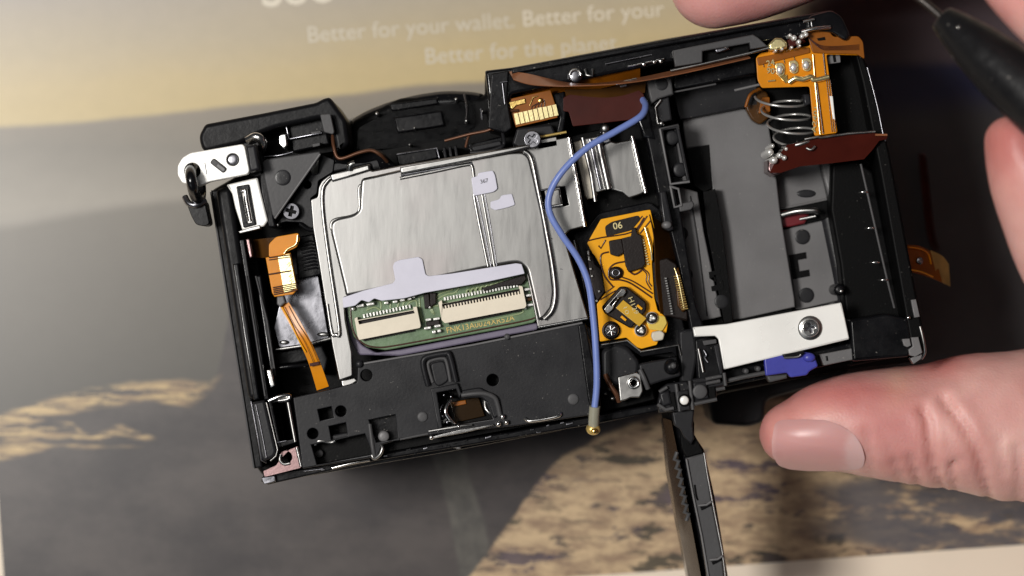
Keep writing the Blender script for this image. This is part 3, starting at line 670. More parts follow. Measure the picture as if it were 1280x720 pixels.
tube('corner_plate_rim', [(351, 568, 57.8), (350, 575, 57.8), (355, 580, 57.8), (362, 579, 57.8)], .25, M['silver2'], S)
tube('corner_plate_rim', [(371, 559, 57.9), (376.5, 583, 57.9)], .3, M['chrome'], S, straight=True)
pl('corner_foot', [(326, 597), (344, 594), (345, 602), (330, 606)], 55.8, 50, M['darkmetal'], S, bev=.6, r=2)

# ---- triangular grey bracket and its screw
pl('corner_sheet', [(345, 282), (402, 193), (418, 200), (416, 215), (398, 226), (396, 242), (388, 248), (394, 282), (388, 287), (378, 278), (356, 277)], 55.4, 54, M['charcoal'], S, bev=.2, r=2, holes=[circ(384.5, 231, 5)])
tri = pl('triangular_bracket', [(327, 203), (332, 199), (399, 189), (401, 192), (372, 233), (343, 273), (340, 268), (331, 225)], 58.5, 56.8, M['grey'], S, bev=.25)
dome('ejector_mark', 353.5, 222, 10, 58.62, 58.2, M['charcoal'], tri, sag=.05)
tube('bracket_bevel', [(400, 192.5, 58.5), (343.5, 273, 58.5)], .2, M['greylight'], tri, straight=True)
hexa('bright_fold', [(388, 213, 57), (399, 198, 58), (397, 217, 56.2), (390, 219, 56.2)], [(388, 213, 54), (399, 198, 54), (397, 217, 54), (390, 219, 54)], M['silver2'], S, bev=.1)
screw('screw', 364, 264, 11, 57.2, M['dullscrew'], M['void'], S, rot=15)
tube('sheet_curl', [(375, 280, 56), (384, 286, 56.5), (392, 287, 57), (396, 282, 57)], .35, M['black'], S)
dome('small_screw', 347, 281, 2.5, 57, 52, M['silver2'], S, sag=.4)
pl('chassis_shelf', [(404, 213), (414, 204), (470, 196), (486, 200), (495, 214), (497, 219), (468, 222), (464, 205), (412, 216)], 55, 48, M['charcoal'], S, bev=.3, r=3)
dome('shelf_hole', 469.5, 219, 5.5, 55.3, 54.6, M['void'], S, sag=.05)

# ---- left flex connector and plate below
pl('sensor_block', [(368, 297), (392, 292), (404, 343), (372, 350)], 54.4, 48, M['black'], S, bev=.3)
for i in range(9): tube('block_rib', [(375+i*.6, 304+i*4.2, 54.6), (388+i*.8, 301+i*4.2, 54.7), (391+i*.8, 302+i*4.2, 54.6)], .16, M['black'], S, straight=True)
pl('sensor_plate', [(348, 384), (362, 345), (397, 336), (412, 425), (350, 439), (342, 410)], 52.6, 50, M['darkmetal'], S, bev=.35, r=2)
for (x, y, rx) in ((404, 418, 8), (355, 428, 6)): dome('plate_dimple', x, y, rx, 53.2, 52, M['silver2'], S, ry=3, sag=.4)
tube('plate_fold', [(345, 437, 53), (380, 432, 53.2), (413, 423, 53)], .3, M['silver2'], S, straight=True)
pl('left_floor_block', [(342, 441), (396, 430), (402, 448), (346, 458)], 50.5, 46, M['black'], S, bev=.3)
pl('foam_stop', [(380, 436), (402, 432), (410, 448), (404, 470), (385, 446)], 51, 46, M['charcoal'], S, bev=.3)
tube('chassis_bar', [(336, 461, 54), (362, 458, 54.4), (385, 456, 54)], .35, M['black'], S)
ribbon('left_flex', [(314, 300, 55.5), (340, 297, 57), (358, 295, 57.4), (373, 293, 56.5)], [(317, 322, 55), (332, 322, 56.4), (340, 318, 57), (350, 310, 57)], M['amberdark'], S, thick=.15)
pl('flex_fold', [(345, 296), (373, 291), (375, 299), (371, 309), (360, 314), (355, 320), (336, 322), (336, 305)], 58.2, 57.6, M['amber'], S, bev=.1, r=3)
tube('conductor_line', [(372, 294, 58.4), (370, 305, 58.4), (360, 311, 58.4), (355, 317, 58.4)], .16, M['goldpale'], S)
fb = pl('connector_board', [(332, 322), (363, 316), (372, 362), (366, 368), (343, 371), (340, 366)], 58.8, 57.8, M['amber'], S, bev=.12)
pl('gold_contact_area', [(347, 320), (362, 317), (371, 361), (355, 366)], 59.0, 58.7, M['goldpale'], fb, bev=.05)
for (ya, yb, wd) in ((322, 318.5, .10), (325, 321, .08), (343, 338.5, .12)): tube('contact_gap', [(336, ya, 59.05), (364, yb, 59.05)], wd, M['trc'], fb, straight=True)
for i in range(5): tube('contact_gap', [(341+i*.3, 359.5+i*2.2, 59.05), (371, 354+i*2.2, 59.05)], .09, M['trc'], fb, straight=True)
for (x, y) in ((359, 331), (361, 346), (362, 352)): tube('contact_scratch', [(x, y, 59.06), (x+3, y-3, 59.06), (x+2, y+2, 59.06), (x+5, y-1, 59.06)], .05, M['trc'], fb, straight=True)
pl('clip', [(346, 371), (354, 369), (357, 378), (350, 384), (346, 380)], 58.4, 56, M['greylight'], S, bev=.5)
ribbon('flex_tail', [(349, 381, 57), (358, 398, 57.5), (372, 424, 57.8), (385, 452, 57), (396, 488, 56)], [(361, 378, 57.4), (372, 396, 57.8), (386, 422, 58), (399, 450, 57.2), (411, 483, 56)], M['amber'], S, thick=.15)
tube('flex_tail_edge', [(352, 383, 57.4), (363, 403, 58), (373, 424, 58.1), (382, 440, 57.8)], .12, M['amberlight'], S)
pl('flex_label', rect(393, 455, 12, 4, -12), 57.9, 57.5, M['redbrown'], S, bev=.05)

# ---- shield plate (stamped aluminium) with the board window
WIN = [(430, 384), (505, 373), (648, 338), (652, 330), (657, 334), (671, 398), (667, 403), (640, 409), (480, 440), (455, 434), (441, 420)]
plate_pts = [(388, 249), (397, 246), (398, 234), (402, 226), (411, 219), (463, 205), (464, 214), (500, 207), (655, 181), (711, 171), (731, 283), (712, 288), (707, 293), (707, 302), (736, 399), (672, 410), (657, 337), (651, 330), (640, 330), (430, 372),
             (432, 400), (440, 440), (441, 470), (424, 476), (415, 432), (397, 320), (391, 285)]
plate = pl('shield_plate', plate_pts, 58.6, 57.8, M['silver'], S, bev=.22, r=2.5, res=2,
           holes=[[(674, 238), (680, 237), (684, 260), (679, 262)], [(700, 234), (706, 233), (711, 256), (704, 258)], [(672, 177), (694, 173), (695, 181), (674, 185)]])
def rim(name, pts, zt, zb, bev, m='silver', **k): return pl(name, pts, zt, zb, M[m], plate, bev=bev, res=3, **k)
panel = rim('raised_panel', [(451, 223), (470, 219), (500, 212), (640, 189), (655, 189), (663, 196), (669, 220), (680, 270), (690, 330), (694, 365), (691, 385), (681, 398), (673, 402), (658, 336), (650, 329), (640, 329), (432, 371), (430, 360), (413, 290), (413, 279), (419, 273), (442, 268), (449, 262), (449, 250)],
            59.7, 58.4, .55, r=5)
tube('panel_rim', [(437, 364, 59.0), (420, 300, 59.2), (414, 284, 59.2), (418, 275, 59.2), (440, 270, 59.2), (449, 262, 59.2), (449, 235, 59.2), (455, 231, 59.2), (465, 228, 59.2)], .26, M['silver2'], plate, n=5)
tube('left_arm_rim', [(462, 209, 58.8), (420, 220, 58.9), (408, 228, 58.9), (403, 240, 58.9), (404, 270, 58.9), (412, 330, 58.9), (424, 412, 58.9), (420, 418, 58.8), (415, 416, 58.6), (409, 380, 58.6)], .30, M['silver2'], plate, n=5)
tube('panel_rim', [(655, 189, 59.4), (664, 198, 59.4), (672, 235, 59.4), (682, 285, 59.4), (691, 335, 59.4), (694, 368, 59.4), (690, 388, 59.4), (680, 399, 59.4)], .32, M['silver2'], plate, n=6)
for d in (0, 10): tube('stamped_crease', [(592+d, 243-d*.2, 59.65), (598+d, 275, 59.7), (610+d*.8, 333, 59.65)], .22 if d else .28, M['silver2'], plate, n=4)
tube('flap_edge', [(500, 223, 59.75), (545, 214, 59.85), (583, 206, 59.85), (590, 208, 59.85), (592, 222, 59.8)], .26, M['silver2'], plate, n=4)
pl('top_flange', [(500, 209), (640, 184), (662, 180), (663, 184), (640, 190), (501, 217)], 61.2, 59.4, M['silver2'], plate, bev=.5, res=3)
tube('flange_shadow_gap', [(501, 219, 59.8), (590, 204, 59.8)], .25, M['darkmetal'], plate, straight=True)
pl('corner_tab', [(412, 218), (461, 205), (463, 213), (440, 220), (415, 227)], 59.4, 58.4, M['silver2'], plate, bev=.3)
tube('tab_hook', [(437, 212, 59.6), (438, 206, 60), (443, 204, 60)], .5, M['silver2'], plate, n=4)
tube('plate_edge', [(711, 172, 58.9), (731, 283, 58.9)], .3, M['chrome'], plate, straight=True)
tube('plate_edge', [(673, 409, 58.7), (734, 398, 58.7)], .22, M['chrome'], plate, straight=True)
pl('slot_tongue', [(683, 239), (699, 236), (703, 257), (686, 260)], 58.9, 58.2, M['silver2'], plate, bev=.2)
tube('slot_rim', [(676, 238, 59), (699, 233, 59)], .14, M['darkmetal'], plate, straight=True)
tube('slot_rim', [(684, 259, 59), (703, 256, 59.1)], .25, M['chrome'], plate, straight=True)
pl('left_arm_foot', [(418, 422), (433, 418), (440, 466), (424, 469)], 57.4, 56, M['silver2'], plate, bev=.2)
pl('left_arm_toe', [(426, 476), (443, 472), (447, 476), (441, 480), (428, 484)], 57.5, 56.5, M['silver2'], plate, bev=.2)
for (x, y) in ((688, 298), (700, 336), (686, 297)): tube('scratch', [(x, y, 58.63), (x+3, y+.8, 58.63)], .05, M['chrome'], plate, straight=True)
screw('screw', 665.5, 174, 11, 61, M['darkmetal'], M['darkmetal'], S, rot=35, depth=1.6)
wall('screw_boss', [(646, 160), (690, 155), (697, 172), (655, 188), (640, 180)], 57.6, 50, 'charcoal', bev=.4, r=3)
tube('flex_edge_line', [(676, 171, 58.8), (708, 165, 58.8)], .2, M['ochre'], S, straight=True)
# tapes
tape = pl('white_tape', [(428, 372), (455, 363), (491, 354), (494, 350), (491, 333), (493, 328), (499, 325), (523, 321), (528, 324), (532, 343), (536, 345), (564, 342), (645, 329), (652, 330), (656, 342), (610, 352), (531, 366), (505, 373), (477, 376), (468, 373), (461, 378), (452, 375), (444, 382), (429, 385)], 60.1, 59.6, M['tape'], plate, bev=.1, r=1.5)
t2 = pl('white_sticker', [(589, 222), (597, 220), (598, 216), (616, 213), (619, 219), (622, 236), (617, 240), (592, 245)], 60.2, 59.6, M['tape'], plate, bev=.1, r=2)
link('sticker_print', text_mesh('367', 10, (601, 229.5), -12, 60.26, .01), M['ink'], t2)
pl('white_sticker', [(613, 252), (624, 249), (627, 244), (640, 242), (644, 256), (636, 259), (619, 263), (613, 260)], 60.0, 59.6, M['tape'], plate, bev=.1, r=2)
# circuit board in the window
pcb = pl('circuit_board', [(431, 378), (500, 365), (655, 332), (663, 338), (672, 396), (668, 403), (640, 409), (482, 438), (458, 434), (442, 421), (436, 400)], 57.2, 56.0, M['pcb'], S, bev=.2, r=3)
pl('board_backing', [(428, 378), (436, 378), (441, 415), (452, 431), (470, 441), (500, 437), (672, 403), (673, 412), (590, 428), (500, 445), (462, 444), (448, 444), (436, 420)], 56, 50, M['pcbedge'], S, bev=.3, r=4)
tube('board_trace', [(438, 384, 57.25), (441, 412, 57.25), (452, 428, 57.25), (470, 434, 57.25), (500, 431, 57.25), (600, 412, 57.25), (664, 399, 57.25), (670, 392, 57.25)], .13, M['trc'], pcb, n=4)
def connector(pts, slot, n_top, n_bot, top0, top1, bot0, bot1, teeth):
    c = pl('ribbon_socket', pts, 59.2, 57.2, M['cream'], pcb, bev=.22, holes=[slot], r=1)
    pl('socket_floor', slot, 58.0, 57.3, M['chip'], c, bev=.02)
    boxes('contact_pins', row(top0, top1, n_top, 2.0, 4.4), 57.9, 57.15, M['solder'], c, kind='stuff')
    boxes('contact_pins', row(bot0, bot1, n_bot, 2.0, 3.6), 57.9, 57.15, M['chip'], c, kind='stuff')
    if teeth: boxes('socket_teeth', row(teeth[0], teeth[1], teeth[2], 1.8, 4.2), 59.0, 57.8, M['cream'], c, kind='stuff')
    return c
connector([(443, 398), (447, 396), (447, 400), (517, 387), (516, 384), (521, 383), (526, 407), (525, 410), (449, 425), (447, 421)], [(447.5, 401), (517, 388), (518.5, 391.5), (449, 405.5)], 15, 20, (455, 395), (512, 383), (455, 424.5), (516, 412.5), None)
connector([(548, 378), (552, 375), (553, 380), (649, 361), (648, 357), (653, 358), (658, 382), (656, 385), (556, 404), (552, 400)], [(552.5, 380), (649.5, 361), (650.5, 367.5), (554.5, 386)], 25, 26, (556, 373.5), (646, 356.5), (562, 404.5), (650, 387.5), ((557, 384), (648, 366.5), 25))
for q in ([(529, 368), (536, 366.5), (538, 384), (531, 386)], [(537, 366), (545, 366), (545, 379), (538, 384)]): pl('chip', q, 58.2, 57.2, M['chip'], pcb, bev=.12)
pl('chip', [(603, 360), (628, 352), (656, 343), (658, 349), (652, 356), (628, 358), (605, 364)], 58.3, 57.2, M['chip'], pcb, bev=.12)
for q in (rect(541, 404, 17, 6, -8),): pl('small_component', q, 58.3, 57.2, M['chip'], pcb, bev=.12)
for (x, y, w_, h_) in ((535.5, 399.5, 7, 3), (545.5, 398.5, 8, 3), (534.5, 410, 9, 3.5), (547, 407.5, 8, 3.5), (542.5, 415, 5, 4), (549, 413.5, 5, 4), (450, 382, 10, 4), (463, 380, 10, 3.6), (483, 378.5, 5, 3), (494, 377, 6, 3), (503, 375, 6, 3), (512, 373.5, 5, 2.6), (517, 371.5, 4, 2), (660, 361.5, 9, 3), (662, 369, 9, 3), (663, 381, 8, 3)):
    pl('solder_pad', fillet(rect(x, y, w_, h_), 1), 58.4, 57.1, M['solder'], pcb, bev=.45, res=2)
for (x, y, r_) in ((441, 386, 2.6), (537, 384, 2), (657, 385, 2)): dome('solder_ball', x, y, r_, 58.2, 57.1, M['solder'], pcb, sag=.5)
pl('small_component', rect(662, 374, 9, 4), 58.1, 57.2, M['amberdark'], pcb, bev=.15)
for q in ([(497, 384), (500, 376), (508, 374)], [(503, 383), (506, 377), (512, 375)], [(509, 382), (512, 378), (520, 376), (522, 388), (528, 402)], [(476, 386), (476, 378), (470, 376)], [(488, 385), (488, 378)], [(543, 392), (539, 388), (545, 376), (558, 368), (568, 366), (574, 360)], [(541, 376), (549, 368), (560, 364), (566, 362)],
          [(548, 382), (540, 384), (543, 393)], [(524, 372), (526, 392), (530, 404)], [(458, 388), (468, 384), (476, 388)], [(659, 345), (664, 358)], [(668, 370), (669, 392)], [(590, 404), (650, 392), (650, 386)]):
    tube('board_trace', [(x, y, 57.22) for x, y in q], .16, M['trace'], pcb, n=4)
for i in range(8): tube('board_trace', [(583+i*5.9, 367.5-i*1.2, 57.6), (583.5+i*5.9, 362.8-i*1.3, 57.9), (587+i*5.9, 361-i*1.3, 57.9), (587.5+i*5.9, 365.6-i*1.2, 57.6)], .17, M['trace'], pcb, straight=True)
link('gold_code_print', text_mesh('FNK13A0024XR52A', 86, (559, 416.5), -10.8, 57.24, .0, height=7), M['trace_gold'], pcb)

# ---- strips of metal right of the shield plate
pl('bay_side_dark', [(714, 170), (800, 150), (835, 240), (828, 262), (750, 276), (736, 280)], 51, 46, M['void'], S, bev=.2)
pl('cream_spacer', [(717, 178), (727, 175), (747, 243), (745, 247), (734, 249), (731, 244)], 55.5, 52, M['creamstrip'], S, bev=.3)
tube('spacer_edge', [(728, 172, 56), (739, 218, 56), (744, 252, 56)], .32, M['silver2'], S, straight=True)
sink = pl('metal_radiator', [(728, 174), (748, 170), (752, 185), (764, 236), (752, 239), (744, 241)], 55.6, 53, M['silver2'], S, bev=.2)
for (x, d) in ((738, .3), (748, .6)): tube('radiator_fin', [(x-.5, 174, 56), (x+4, 196, 56.2), (x+13, 236, 56)], d, M['silver2'] if d > .4 else M['darkmetal'], sink, straight=True)
pl('radiator_plate', [(753, 182), (763, 176), (770, 178), (786, 175), (789, 170), (794, 172), (806, 240), (802, 243), (786, 248), (778, 241), (764, 237)], 55.2, 53, M['silver'], S, bev=.3)
tube('radiator_edge', [(790, 170, 55.6), (798, 205, 55.6), (807, 241, 55.6)], .35, M['chrome'], S, straight=True)
dome('radiator_pin', 756.5, 160, 5.5, 56.5, 50, M['silver2'], S, sag=.6)
pl('radiator_pin_foot', [(752, 162), (762, 162), (764, 178), (753, 180)], 55.6, 50, M['darkmetal'], S, bev=.3)

# ---- lower black frame plate
low_pts = [(366, 497), (410, 487), (446, 478), (447, 457), (452, 454), (590, 431), (728, 403), (737, 410), (752, 510), (746, 518), (640, 533), (560, 541), (500, 549), (478, 556), (472, 571), (378, 586), (372, 540)]
lf = pl('lower_frame_plate', low_pts, 58.2, 55.6, M['charcoal'], S, bev=.4, r=2, res=2, holes=[
    [(397, 512), (414, 508), (417, 522), (400, 526)], circ(426, 514, 6.8), circ(391, 542, 6.8), circ(458, 469, 7.2), circ(616, 475, 7.4),
    [(411, 533), (432, 528), (435, 545), (414, 550)], [(389, 556), (412, 552), (456, 542), (466, 568), (396, 581)], [(461, 525), (494, 518), (498, 549), (470, 553)],
    [(543, 492), (570, 485), (574, 497), (600, 495), (608, 504), (616, 524), (548, 535)]])
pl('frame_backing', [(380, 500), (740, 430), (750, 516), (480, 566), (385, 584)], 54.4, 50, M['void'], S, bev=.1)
pl('recess_floor', [(458, 523), (496, 515), (501, 551), (468, 557)], 56.0, 54.2, M['black'], lf, bev=.1)
dome('frame_pin', 479.5, 545.5, 7, 58, 55.6, M['greylight'], lf, sag=.3)
for (x, y, r_) in ((716.5, 499, 7), (528, 521, 6.5)): dome('ejector_mark', x, y, r_, 58.45, 58.0, M['grey'], lf, sag=.1)
tube('frame_lip', [(455, 454.5, 58.4), (590, 431.5, 58.4), (728, 403.5, 58.4)], .18, M['greylight'], lf, straight=True)
dome('lip_bead', 449, 455, 5, 59, 57, M['charcoal'], lf, sag=.7)
dome('lip_bead', 634, 421, 4, 59, 57.5, M['grey'], lf, sag=.5)
tube('frame_lip', [(729, 405, 58.5), (738, 440, 58.6), (746, 490, 58.5), (748, 512, 58.2)], .3, M['grey'], lf)
pl('raised_border', [(722, 406), (732, 404), (752, 510), (740, 516), (735, 500)], 59.2, 58, M['black'], lf, bev=.5, r=2)
tube('frame_rib', [(535, 482, 58.6), (529, 458, 58.8), (530, 449, 58.9), (538, 445, 58.9), (556, 442, 58.9), (562, 445, 58.9), (570, 477, 58.7)], .45, M['charcoal'], lf, n=5)
tube('frame_rib', [(541, 478, 58.3), (535, 456, 58.4), (541, 450, 58.4), (553, 448, 58.4), (558, 452, 58.4), (563, 477, 58.3)], .3, M['grey'], lf, n=5)
pl('frame_pocket', fillet([(537, 454), (556, 450), (562, 476), (549, 484), (543, 480)], 6), 58.5, 58, M['charcoal'], lf, bev=.3)
pl('socket_frame', [(538, 486), (572, 479), (574, 484), (577, 492), (574, 498), (570, 486), (546, 491), (553, 534), (548, 537)], 59.2, 57.8, M['charcoal'], lf, bev=.3)
tube('arched_rib', [(577, 494, 58.8), (592, 492, 59), (606, 492, 59), (618, 497, 58.9), (622, 506, 58.7), (625, 520, 58.5)], .4, M['grey'], lf, n=6)
pl('arched_pocket', fillet([(576, 488), (600, 484), (621, 495), (626, 518), (617, 524), (610, 504), (602, 497), (578, 498)], 4), 58.7, 58, M['charcoal'], lf, bev=.3)
pl('amber_window', [(562, 503), (598, 496), (606, 520), (570, 528)], 55.2, 54.5, M['windowdark'], lf, bev=.1)
pl('amber_glow_strip', [(566, 503), (582, 500), (583, 505), (568, 508)], 55.5, 55, M['orangeflex'], lf, bev=.1)
tube('metal_crescent', [(563, 500, 57.5), (558, 508, 58), (557, 516, 58.2), (562, 524, 58), (568, 530, 57.5)], .35, M['chrome'], lf, n=6)
tube('metal_crescent', [(553, 506, 57), (550, 514, 57.2), (552, 522, 57)], .2, M['darkmetal'], lf)
tube('metal_crescent', [(606, 500, 57.4), (607, 510, 57.7), (612, 516, 57.8), (616, 517, 57.6)], .3, M['silver2'], lf)
for (x, y, r_) in ((555, 494, 2.2), (564, 496, 2.4), (553, 521, 4), (559, 528, 3)): dome('metal_bead', x, y, r_, 57.5, 55, M['darkmetal'], lf, sag=.5)
pl('metal_tab', [(549, 519), (557, 515), (561, 528), (553, 531)], 56.8, 55.4, M['silver2'], lf, bev=.4, r=2)
pl('spring_bar', [(536, 547), (550, 543), (575, 537), (616, 530), (617, 532), (580, 541), (552, 546), (538, 549)], 59, 57.6, M['chrome'], S, bev=.35)
tube('spring_bar_wire', [(536, 539, 58.8), (573, 533, 59), (590, 531, 58.8)], .2, M['silver2'], S)
for (x, y, r_) in ((539, 547, 3), (573, 533, 2.2), (628, 521, 3.4), (633, 528, 3), (623, 530, 3.5)): dome('metal_bead', x, y, r_, 59.4, 57, M['chrome'], S, sag=.6)
tube('chrome_staple', [(656, 523, 58.4), (662, 526, 58.8), (680, 524, 58.8), (698, 520, 58.8), (701, 516, 58.4)], .26, M['chrome'], S, n=5)
tube('frame_edge_line', [(500, 549, 58), (535, 542, 58.2)], .2, M['grey'], S, straight=True)
tube('frame_hook', [(476, 556, 58.3), (478, 560, 58.6), (475, 568, 58.6), (468, 573, 58.2), (465, 569, 58)], .28, M['silver2'], S, n=5)
tube('frame_hook', [(462, 530, 58), (466, 560, 58.2), (468, 570, 58)], .35, M['grey'], S)
pl('inner_step', [(411, 545), (430, 541), (455, 536), (456, 542), (414, 552)], 57.2, 55, M['charcoal'], lf, bev=.3)
tube('inner_step_edge', [(394, 556, 57.6), (399, 551, 58), (414, 553, 57.8), (419, 550, 58)], .28, M['silver2'], lf, n=4)
dome('recess_pin', 399, 567, 5, 55.6, 54, M['grey'], lf, sag=.3)
tube('bottom_highlight', [(415, 585, 55.6), (440, 579, 55.8), (462, 575, 55.6)], .22, M['chrome'], S, n=4)
tube('bottom_highlight', [(380, 589, 55.4), (404, 586, 55.4)], .15, M['darkmetal'], S, straight=True)
for (x, y, r_) in ((568, 558, 5), (580, 554, 5), (573, 560, 3.5), (636, 544, 2.6), (660, 538, 2.2), (678, 540, 2.6), (690, 536, 2)): dome('port_contact', x, y, r_, 54.8, 51, M['greylight'] if r_ > 3 else M['darkmetal'], S, ry=r_*.5, sag=.5)
for k in range(26):
    x = 390+k*13+random.uniform(-4, 4); y = 596-(x-330)*.176+random.uniform(-3, 5)
    pl('edge_nick', rect(x, y, random.uniform(3, 9), random.uniform(1, 2.2), -10+random.uniform(-12, 12)), 55.3, 54, M[random.choice(['darkmetal', 'black', 'black'])], S, bev=.15)

# ---- orange flex board
pl('board_well', [(716, 292), (733, 285), (748, 266), (812, 252), (826, 262), (858, 420), (860, 445), (835, 448), (790, 444), (752, 438), (742, 420), (732, 340), (722, 330)], 52.6, 48, M['black'], S, bev=.3, r=4)
ob_pts = [(734, 304), (751, 274), (806, 263), (813, 262), (818, 285), (815, 330), (818, 372), (822, 388), (832, 396), (835, 404), (833, 416), (826, 418), (821, 431), (802, 436), (796, 434), (783, 422), (750, 427), (746, 380), (757, 366), (752, 335), (744, 320), (741, 317)]
ob = pl('button_flex_board', ob_pts, 55.8, 55.2, M['amberlight'], S, bev=.1, r=1.5)
pl('board_rim', [(744, 437), (752, 430), (784, 426), (801, 440), (845, 432), (846, 447), (840, 440), (802, 446), (783, 433), (752, 436)], 55.4, 53, M['gloss'], S, bev=.3)
tube('board_rim_edge', [(752, 431, 55.8), (784, 425.5, 55.9), (801, 439.5, 55.9), (822, 436, 55.8), (848, 431, 55.8), (851, 444, 55.6)], .17, M['silver2'], S, straight=True)
pl('black_print_area', fillet([(756, 283), (765, 277), (798, 269), (801, 274), (789, 288), (758, 296)], 3), 55.95, 55.78, M['chip'], ob, bev=.03)
link('number_print', text_mesh('06', 11.5, (767, 287), -10, 56.02, .01), M['goldpale'], ob)
tube('check_mark', [(748, 307, 55.9), (751, 310.5, 55.9), (757, 300, 55.9)], .12, M['trc'], ob, straight=True)
for q, rr in (([(735, 301), (752, 297), (790, 290), (805, 272)], .12), ([(750, 375), (770, 363)], .1), ([(761, 315), (752, 318), (751, 328), (756, 345), (766, 358)], .14), ([(781, 327), (768, 330), (761, 338), (763, 349), (776, 350), (790, 355), (815, 372)], .14), ([(776, 346), (792, 352), (816, 367)], .12),
              ([(800, 335), (808, 342), (808, 352), (814, 362)], .1), ([(803, 335), (811, 342), (811, 352), (815, 358)], .1), ([(803, 270), (790, 286)], .1), ([(809, 270), (797, 288)], .12), ([(813, 276), (800, 292)], .12), ([(757, 366), (768, 358)], .1), ([(784, 336), (793, 343), (802, 338)], .16)):
    tube('flex_trace', [(x, y, 55.85) for x, y in q], rr, M['trc'], ob, n=4)
ic = pl('control_chip', [(777, 298), (789, 295), (790, 286), (794, 284), (797, 292), (802, 294), (807, 330), (803, 335), (786, 340), (782, 332)], 56.9, 55.8, M['chip'], ob, bev=.15)
boxes('chip_pins', row((804, 300), (810, 330), 10, 2.2, 1.6, ang=-10), 56.3, 55.7, M['goldpale'], ic, kind='stuff')
pl('control_chip', [(761, 301), (777, 298), (780, 316), (772, 321), (763, 318)], 56.6, 55.8, M['chip'], ob, bev=.15, r=2)
dome('round_switch', 770, 341, 9, 56.5, 55.7, M['chip'], ob, ry=8, sag=.3)
tube('switch_ring', [(770+4.5*math.cos(t), 341+4*math.sin(t), 56.6) for t in [k*math.pi/4 for k in range(8)]], .16, M['darkmetal'], ob, closed=True, n=3)
sw_body = pl('tact_switch', fillet([(756, 392), (752, 384), (775, 358), (783, 358), (808, 378), (808, 388), (794, 405), (789, 411)], 3), 57.4, 55.7, M['chip'], ob, bev=.25)
pl('switch_clip', fillet([(755, 386), (777, 361), (781, 361), (783, 365), (779, 371), (775, 371), (771, 376), (768, 381), (766, 387), (760, 392), (757, 390)], 1.5), 58.3, 57.2, M['chrome'], sw_body, bev=.35, holes=[[(762, 380), (770, 371), (772, 373), (764, 383)]])
pl('switch_film', [(770, 385), (779, 375), (808, 398), (799, 408)], 57.75, 57.4, M['film'], sw_body, bev=.05)
link('switch_print', text_mesh('H129', 22, (785, 373), 68, 57.82, .0, height=6), M['goldpale'], sw_body)
link('switch_print', text_mesh('10', 9, (779, 385), 68, 57.82, .0, height=5), M['goldpale'], sw_body)
for (x, y) in ((799.5, 384), (779.5, 398)): pl('switch_mark', rect(x, y, 8, 3, 40), 57.75, 57.3, M['amberlight'], sw_body, bev=.05)
pl('gold_pad', [(806, 398), (812, 393), (831, 395), (834, 404), (828, 414), (812, 412)], 56.2, 55.7, M['brightgold'], ob, bev=.1, r=2)
for (x, y) in ((815, 397.5), (801, 413)):
    d = dome('solder_socket', x, y, 8, 56.7, 55.7, M['solder'], ob, sag=.3)
    tube('socket_ring', [(x+5*math.cos(t), y+5*math.sin(t), 56.85) for t in [k*math.pi/4 for k in range(8)]], .22, M['chip'], d, closed=True, n=3)
    for k in range(3): dome('solder_bead', x+3*math.cos(k*2+x), y+3*math.sin(k*2+x), 2, 57.1, 56.5, M['solder'], d, sag=.3)
pl('solder_blob', fillet([(815, 415), (826, 413), (831, 417), (829, 425), (817, 427), (814, 421)], 2), 57.4, 55.6, M['creamstrip'], ob, bev=.5, res=2)
dome('board_ring', 764, 413, 11.6, 56.0, 55.7, M['chip'], ob, sag=.1)
sr = dome('screw', 764, 413, 9.6, 57.2, 55.8, M['darkmetal'], S, sag=.3)
for k in range(3):
    a = math.radians(20+60*k); tube('screw_star', [(764-6*math.cos(a), 413-6*math.sin(a), 57.2), (764+6*math.cos(a), 413+6*math.sin(a), 57.2)], .3, M['chrome'], sr, straight=True)
# side of the board: black teeth between board and shield
pl('board_side_strip', [(733, 312), (741, 320), (744, 330), (752, 336), (757, 364), (746, 378), (738, 350)], 55.6, 52, M['chip'], S, bev=.2)
for (x, y) in ((735.5, 316), (736.5, 323), (738.5, 336), (740, 345), (749, 364), (746, 376)): pl('side_contact', rect(x, y, 2.6, 6 if y < 330 else 2.5, -10), 56.2, 55, M['silver2'], S, bev=.15)
tube('white_gap_edge', [(718, 300, 56), (726, 335, 56), (737, 400, 56)], .3, M['black'], S)
# amber flex standing in the gap right of the board
ribbon('standing_flex', [(812, 268, 56), (818, 300, 56.4), (820, 345, 56.4), (826, 392, 56)], [(842, 290, 50), (848, 322, 50), (856, 350, 50), (862, 390, 50)], M['amberdark'], S)
pl('flex_socket', [(812, 328), (834, 322), (846, 330), (860, 392), (860, 402), (838, 396), (830, 396), (816, 370)], 55.4, 50, M['chip'], S, bev=.3, r=2)
gsk = pl('gold_contact_strip', [(843, 338), (848, 334), (860, 386), (853, 390), (847, 382)], 56.4, 55.2, M['amberdark'], S, bev=.2)
boxes('contact_ribs', row((846, 345), (856, 386), 15, 8, 1.4, ang=-8), 56.8, 56.2, M['gold'], gsk, kind='stuff')
boxes('contact_dots', row((832, 348), (840, 392), 15, 2.4, 1.6, ang=-8), 56.4, 55.2, M['silver2'], S, kind='stuff')
tube('flex_edge_line', [(806, 284, 56.6), (813, 310, 56.8), (815, 325, 56.6)], .15, M['goldpale'], S)
tube('flex_edge_line', [(843, 335, 56.5), (848, 350, 56.8), (855, 385, 56.6)], .15, M['goldpale'], S)

